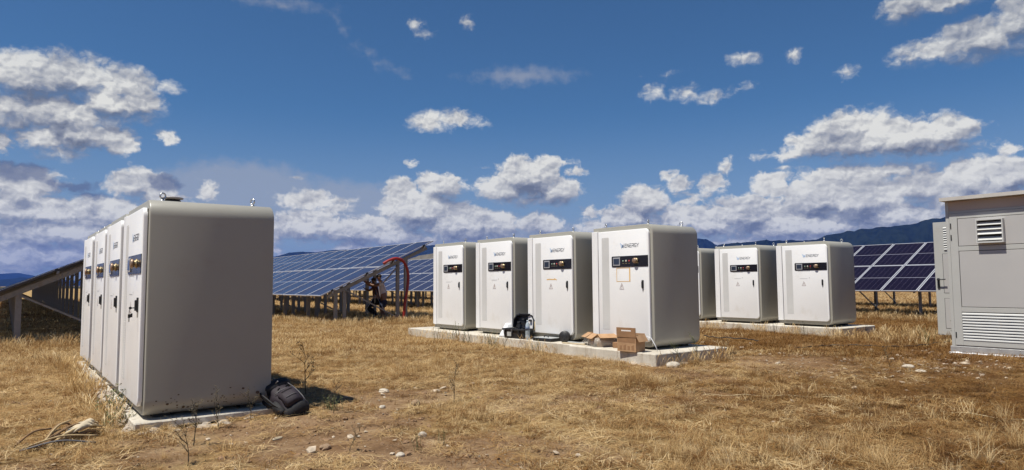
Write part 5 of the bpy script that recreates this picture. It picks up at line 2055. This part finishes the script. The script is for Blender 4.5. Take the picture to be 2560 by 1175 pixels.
def scatter(name, pts, rots, scl, meshes, label, mi=None):
    """one object whose geometry nodes put a clump at each point"""
    col = bpy.data.collections.new(name + '_kinds')
    for i, me in enumerate(meshes):
        col.objects.link(bpy.data.objects.new(f'{name}_kind_{i:02d}', me))
    me = bpy.data.meshes.new(name)
    me.vertices.add(len(pts))
    me.vertices.foreach_set('co', np.asarray(pts, np.float32).ravel())
    a = me.attributes.new('rot', 'FLOAT_VECTOR', 'POINT')
    a.data.foreach_set('vector', np.asarray(rots, np.float32).ravel())
    a = me.attributes.new('scl', 'FLOAT_VECTOR', 'POINT')
    a.data.foreach_set('vector', np.asarray(scl, np.float32).ravel())
    a = me.attributes.new('kind', 'INT', 'POINT')
    if mi is None:
        mi = np.random.default_rng(5).integers(0, len(meshes), len(pts))
    a.data.foreach_set('value', np.asarray(mi, np.int32))
    o = bpy.data.objects.new(name, me)
    link(o)
    ng = bpy.data.node_groups.new(name, 'GeometryNodeTree')
    ng.interface.new_socket('Geometry', in_out='INPUT', socket_type='NodeSocketGeometry')
    ng.interface.new_socket('Geometry', in_out='OUTPUT', socket_type='NodeSocketGeometry')
    N, L = ng.nodes, ng.links
    gi, go = N.new('NodeGroupInput'), N.new('NodeGroupOutput')
    iop = N.new('GeometryNodeInstanceOnPoints')
    ci = N.new('GeometryNodeCollectionInfo')
    ci.inputs['Collection'].default_value = col
    ci.inputs['Separate Children'].default_value = True
    ci.inputs['Reset Children'].default_value = True
    iop.inputs['Pick Instance'].default_value = True

    def attr(nm, t):
        n = N.new('GeometryNodeInputNamedAttribute')
        n.data_type = t
        n.inputs['Name'].default_value = nm
        return n.outputs['Attribute']
    L.new(gi.outputs[0], iop.inputs['Points'])
    L.new(ci.outputs[0], iop.inputs['Instance'])
    L.new(attr('kind', 'INT'), iop.inputs['Instance Index'])
    L.new(attr('rot', 'FLOAT_VECTOR'), iop.inputs['Rotation'])
    L.new(attr('scl', 'FLOAT_VECTOR'), iop.inputs['Scale'])
    L.new(iop.outputs[0], go.inputs[0])
    md = o.modifiers.new('scatter', 'NODES')
    md.node_group = ng
    tag(o, label, kind='stuff')
    return o


BLOCK = [(8.60, 10.60, 7.53, 16.38), (16.88, 18.78, 8.7, 15.15), (1.03, 2.46, 7.57, 14.5), (14.60, 18.4, 2.2, 5.50)]


def field_points(rng, r0, r1, dens, half=50, thin=None):
    """even random points in the sector of the field that the camera looks over, with margins"""
    a0, a1 = math.radians(YAW - half), math.radians(YAW + half)
    n = int(dens * (a1 - a0) / 2 * (r1 * r1 - r0 * r0))
    r = np.sqrt(rng.random(n) * (r1 * r1 - r0 * r0) + r0 * r0)
    a = a0 + rng.random(n) * (a1 - a0)
    x, y = r * np.cos(a), r * np.sin(a)
    ok = np.ones(n, bool)
    for bx0, bx1, by0, by1 in BLOCK:
        ok &= ~((x > bx0) & (x < bx1) & (y > by0) & (y < by1))
    if thin is not None:
        ok &= rng.random(n) < thin(x, y)
    return x[ok], y[ok]


rng = np.random.default_rng(12)
UP = [tuft_mesh('tuft', 10 + i, 30, .095, .07, .85, .0048, M['straw']) for i in range(4)] \
   + [tuft_mesh('tuft', 20 + i, 22, .15, .055, .6, .0044, M['straw']) for i in range(3)]
UPB = [tuft_mesh('tuft_brown', 30 + i, 28, .085, .09, .95, .0050, M['straw_brown']) for i in range(3)]
FLAT = [tuft_mesh('litter', 40 + i, 34, .17, .13, .35, .0048, M['straw'], flat=True, seg=3) for i in range(3)] \
     + [tuft_mesh('litter_brown', 50 + i, 34, .15, .14, .35, .0052, M['straw_brown'], flat=True, seg=3) for i in range(3)]
TALL = [tuft_mesh('tall', 60 + i, 26, .32, .14, .50, .0042, M['straw'], heads=True) for i in range(3)]
FARW = [tuft_mesh('far_tuft', 70 + i, 64, .125, .32, .85, .0075, M['straw'], seg=3) for i in range(3)] \
     + [tuft_mesh('far_tuft_brown', 75 + i, 64, .10, .34, .9, .0075, M['straw_brown'], seg=3) for i in range(2)]


def place(x, y, tilt, s0, s1, zoff=0.0):
    n = len(x)
    z = ground_z(x, y) + zoff
    rot = np.stack([rng.normal(0, tilt, n), rng.normal(0, tilt, n), rng.random(n) * 6.283], -1)
    s = rng.uniform(s0, s1, n)
    return np.stack([x, y, z], -1), rot, s


# upright tufts near
thin = lambda x, y: np.clip((1 - 1.25 * dirt_at(x, y)) * (0.25 + 1.15 * fbm(x * .7, y * .7, 3, 51)), 0.0, 1)
x, y = field_points(rng, 2.5, 16, 70, 52, thin)
p, rt, s = place(x, y, .14, .38, 1.0)
big = 0.7 + 0.8 * fbm(x * .5, y * .5, 2, 77)
k = rng.integers(0, len(UP), len(x))
br = rng.random(len(x)) < rust(x, y) * 1.1
k = np.where(br, len(UP) + rng.integers(0, len(UPB), len(x)), k)
scatter('dry_grass', p, rt, np.stack([s * big, s * big, s * big * .85], -1), UP + UPB, 'short dry grass tufts over the near field', k)
# flattened straw
thin2 = lambda x, y: np.clip((1.05 - 1.05 * dirt_at(x, y)) * (0.35 + fbm(x * .8, y * .8, 3, 61)), 0.06, 1)
x, y = field_points(rng, 2.5, 15, 95, 52, thin2)
p, rt, s = place(x, y, .10, .6, 1.3, .004)
k = rng.integers(0, 3, len(x)) + 3 * (rng.random(len(x)) < .22 + rust(x, y) * .75)
scatter('straw_litter', p, rt, np.stack([s, s, s], -1), FLAT, 'flattened straw lying on the near ground', k)
# middle distance
thin3 = lambda x, y: np.clip(0.35 + 1.0 * fbm(x * .5, y * .5, 3, 71), 0.1, 1)
x, y = field_points(rng, 14, 32, 34, 50, thin3)
p, rt, s = place(x, y, .08, .55, 1.15)
k = np.where(rng.random(len(x)) < .25 + rust(x, y), 3 + rng.integers(0, 2, len(x)), rng.integers(0, 3, len(x)))
scatter('middle_grass', p, rt, np.stack([s, s, s * .8], -1), FARW, 'dry grass in the middle distance', k)
x, y = field_points(rng, 32, 85, 3.6, 50, thin3)
p, rt, s = place(x, y, .06, .9, 1.9)
k = np.where(rng.random(len(x)) < .3, 3 + rng.integers(0, 2, len(x)), rng.integers(0, 3, len(x)))
scatter('far_grass', p, rt, np.stack([s * 1.5, s * 1.5, s], -1), FARW, 'dry grass far out between the solar arrays', k)
# tall grass left standing along the arrays, slabs and kiosk
X_, Y_ = [], []
for (x0, x1, y0, y1, n) in ((8.2, 14.5, 20.6, 27, 1500), (-3, 4.5, 17.6, 21.5, 700), (24.5, 31, 5, 18, 1100), (8.45, 8.70, 9.8, 16.2, 40), (8.6, 10.6, 7.25, 7.5, 16), (15.5, 19, 5.6, 8.6, 160), (0.75, 1.02, 7.8, 14, 60), (16.4, 16.9, 8.6, 14, 60), (14.0, 16.8, 14.5, 20, 500)):
    X_.append(rng.uniform(x0, x1, n))
    Y_.append(rng.uniform(y0, y1, n))
x, y = np.concatenate(X_), np.concatenate(Y_)
ok = np.ones(len(x), bool)
for bx0, bx1, by0, by1 in BLOCK:
    ok &= ~((x > bx0 + .02) & (x < bx1 - .02) & (y > by0 + .02) & (y < by1 - .02))
x, y = x[ok], y[ok]
p, rt, s = place(x, y, .10, .45, 1.05)
scatter('tall_dry_grass', p, rt, np.stack([s, s, s], -1), TALL, 'tall seeding dry grass along slabs, arrays and kiosk')
# a few pale bushy tufts low on the right
X_ = np.concatenate([rng.normal(5.3, .35, 40), rng.normal(7.3, .3, 26), rng.normal(4.3, .4, 24), rng.normal(6.9, .5, 26)])
Y_ = np.concatenate([rng.normal(2.75, .28, 40), rng.normal(6.4, .25, 26), rng.normal(3.3, .3, 24), rng.normal(1.9, .4, 26)])
PALE = [tuft_mesh('pale_tuft', 80 + i, 70, .25, .10, .75, .0036, M['straw'], seg=5) for i in range(3)]
p, rt, s = place(X_, Y_, .15, .35, 0.85)
scatter('pale_grass_tufts', p, rt, np.stack([s, s, s], -1), PALE, 'pale bushy tufts of long straw on the right')

# stone chips
CH = []
for i in range(4):
    bm2 = bmesh.new()
    bmesh.ops.create_icosphere(bm2, subdivisions=1, radius=1)
    r5 = random.Random(90 + i)
    for v in bm2.verts:
        v.co = Vector((v.co.x * r5.uniform(.7, 1.2), v.co.y * r5.uniform(.5, 1.0), v.co.z * r5.uniform(.2, .42)))
    me = bpy.data.meshes.new('chip')
    bm2.to_mesh(me)
    bm2.free()
    me.materials.append(M['chip'])
    CH.append(me)
def chip_thin(x, y):
    d = dirt_at(x, y)
    kio = np.exp(-(((x - 12.6) / 2.4) ** 2 + ((y - 4.9) / 1.1) ** 2))
    grv = np.exp(-(((x - 4.9) / 1.2) ** 2 + ((y - 7.8) / .45) ** 2))
    return np.clip(.03 + .30 * d * d + 1.0 * kio + .9 * grv, 0, 1)
x, y = field_points(rng, 3.0, 17, 46, 50, chip_thin)
n = len(x)
p, rt, s = place(x, y, .25, 1, 1, .004)
s = np.exp(rng.normal(math.log(.015), .55, n)).clip(.006, .07)
s = s * (1 + 0.35 * np.exp(-(((x - 12.6) / 2.4) ** 2 + ((y - 4.9) / 1.1) ** 2)))
p[:, 2] += s * .25
scatter('stone_chips', p, rt, np.stack([s, s, s], -1), CH, 'pale stone chips scattered on bare soil and by the kiosk')

# clods of earth
CL_M = []
for i in range(4):
    bm2 = bmesh.new()
    bmesh.ops.create_icosphere(bm2, subdivisions=2, radius=1)
    r5 = random.Random(190 + i)
    for v in bm2.verts:
        k = r5.uniform(.75, 1.15)
        v.co = Vector((v.co.x * k, v.co.y * k * .85, v.co.z * k * .55))
    me = bpy.data.meshes.new('clod')
    bm2.to_mesh(me)
    bm2.free()
    me.materials.append(M['clod'])
    CL_M.append(me)
x, y = field_points(rng, 3.0, 15, 60, 50, lambda x, y: np.clip(dirt_at(x, y) * .9 + .04, 0, 1))
n = len(x)
p, rt, s = place(x, y, .4, 1, 1, .002)
s = np.exp(rng.normal(math.log(.012), .55, n)).clip(.005, .05)
scatter('soil_clods', p, rt, np.stack([s, s, s], -1), CL_M, 'crumbs and clods of brown earth on bare ground')

# low dark scrub at the far left edge of the plain
b = MB()
r6 = random.Random(77)
for k in range(420):
    a = R(YAW + r6.uniform(30.5, 42))
    d = r6.uniform(420, 900)
    s_ = r6.uniform(2.0, 6.0)
    bm2 = bmesh.new()
    bmesh.ops.create_icosphere(bm2, subdivisions=1, radius=1)
    for v in bm2.verts:
        q = r6.uniform(.7, 1.2)
        v.co = Vector((v.co.x * s_ * q, v.co.y * s_ * q, v.co.z * s_ * .28 * q))
    b.join(bm2, 0, Matrix.Translation((d * math.cos(a), d * math.sin(a), -.3)))
o = b.build('far_scrub', plain('far_scrub_leaves', (0.030, 0.030, 0.018), 1.0, var=.4, vscale=.2))
tag(o, 'dark scrub in a low band at the far left edge of the plain', kind='stuff')

# ------------------------------------------------------------------ the air over the plain
b = MB()
b.box(-15600, 15600, -15600, 15600, -12, 640)
hz = b.build('haze', [])
hz.data.materials.clear()
hm = bpy.data.materials.new('air')
hm.use_nodes = True
g = NT(hm.node_tree)
g.n.clear()
o_ = g.add('ShaderNodeOutputMaterial')
pv = g.add('ShaderNodeVolumePrincipled')
pv.inputs['Color'].default_value = HAZE_COLOR
pv.inputs['Density'].default_value = HAZE_DENSITY
pv.inputs['Anisotropy'].default_value = 0.0
g.l.new(pv.outputs[0], o_.inputs['Volume'])
hz.data.materials.append(hm)
tag(hz, 'thin blue air over the plain', kind='stuff')
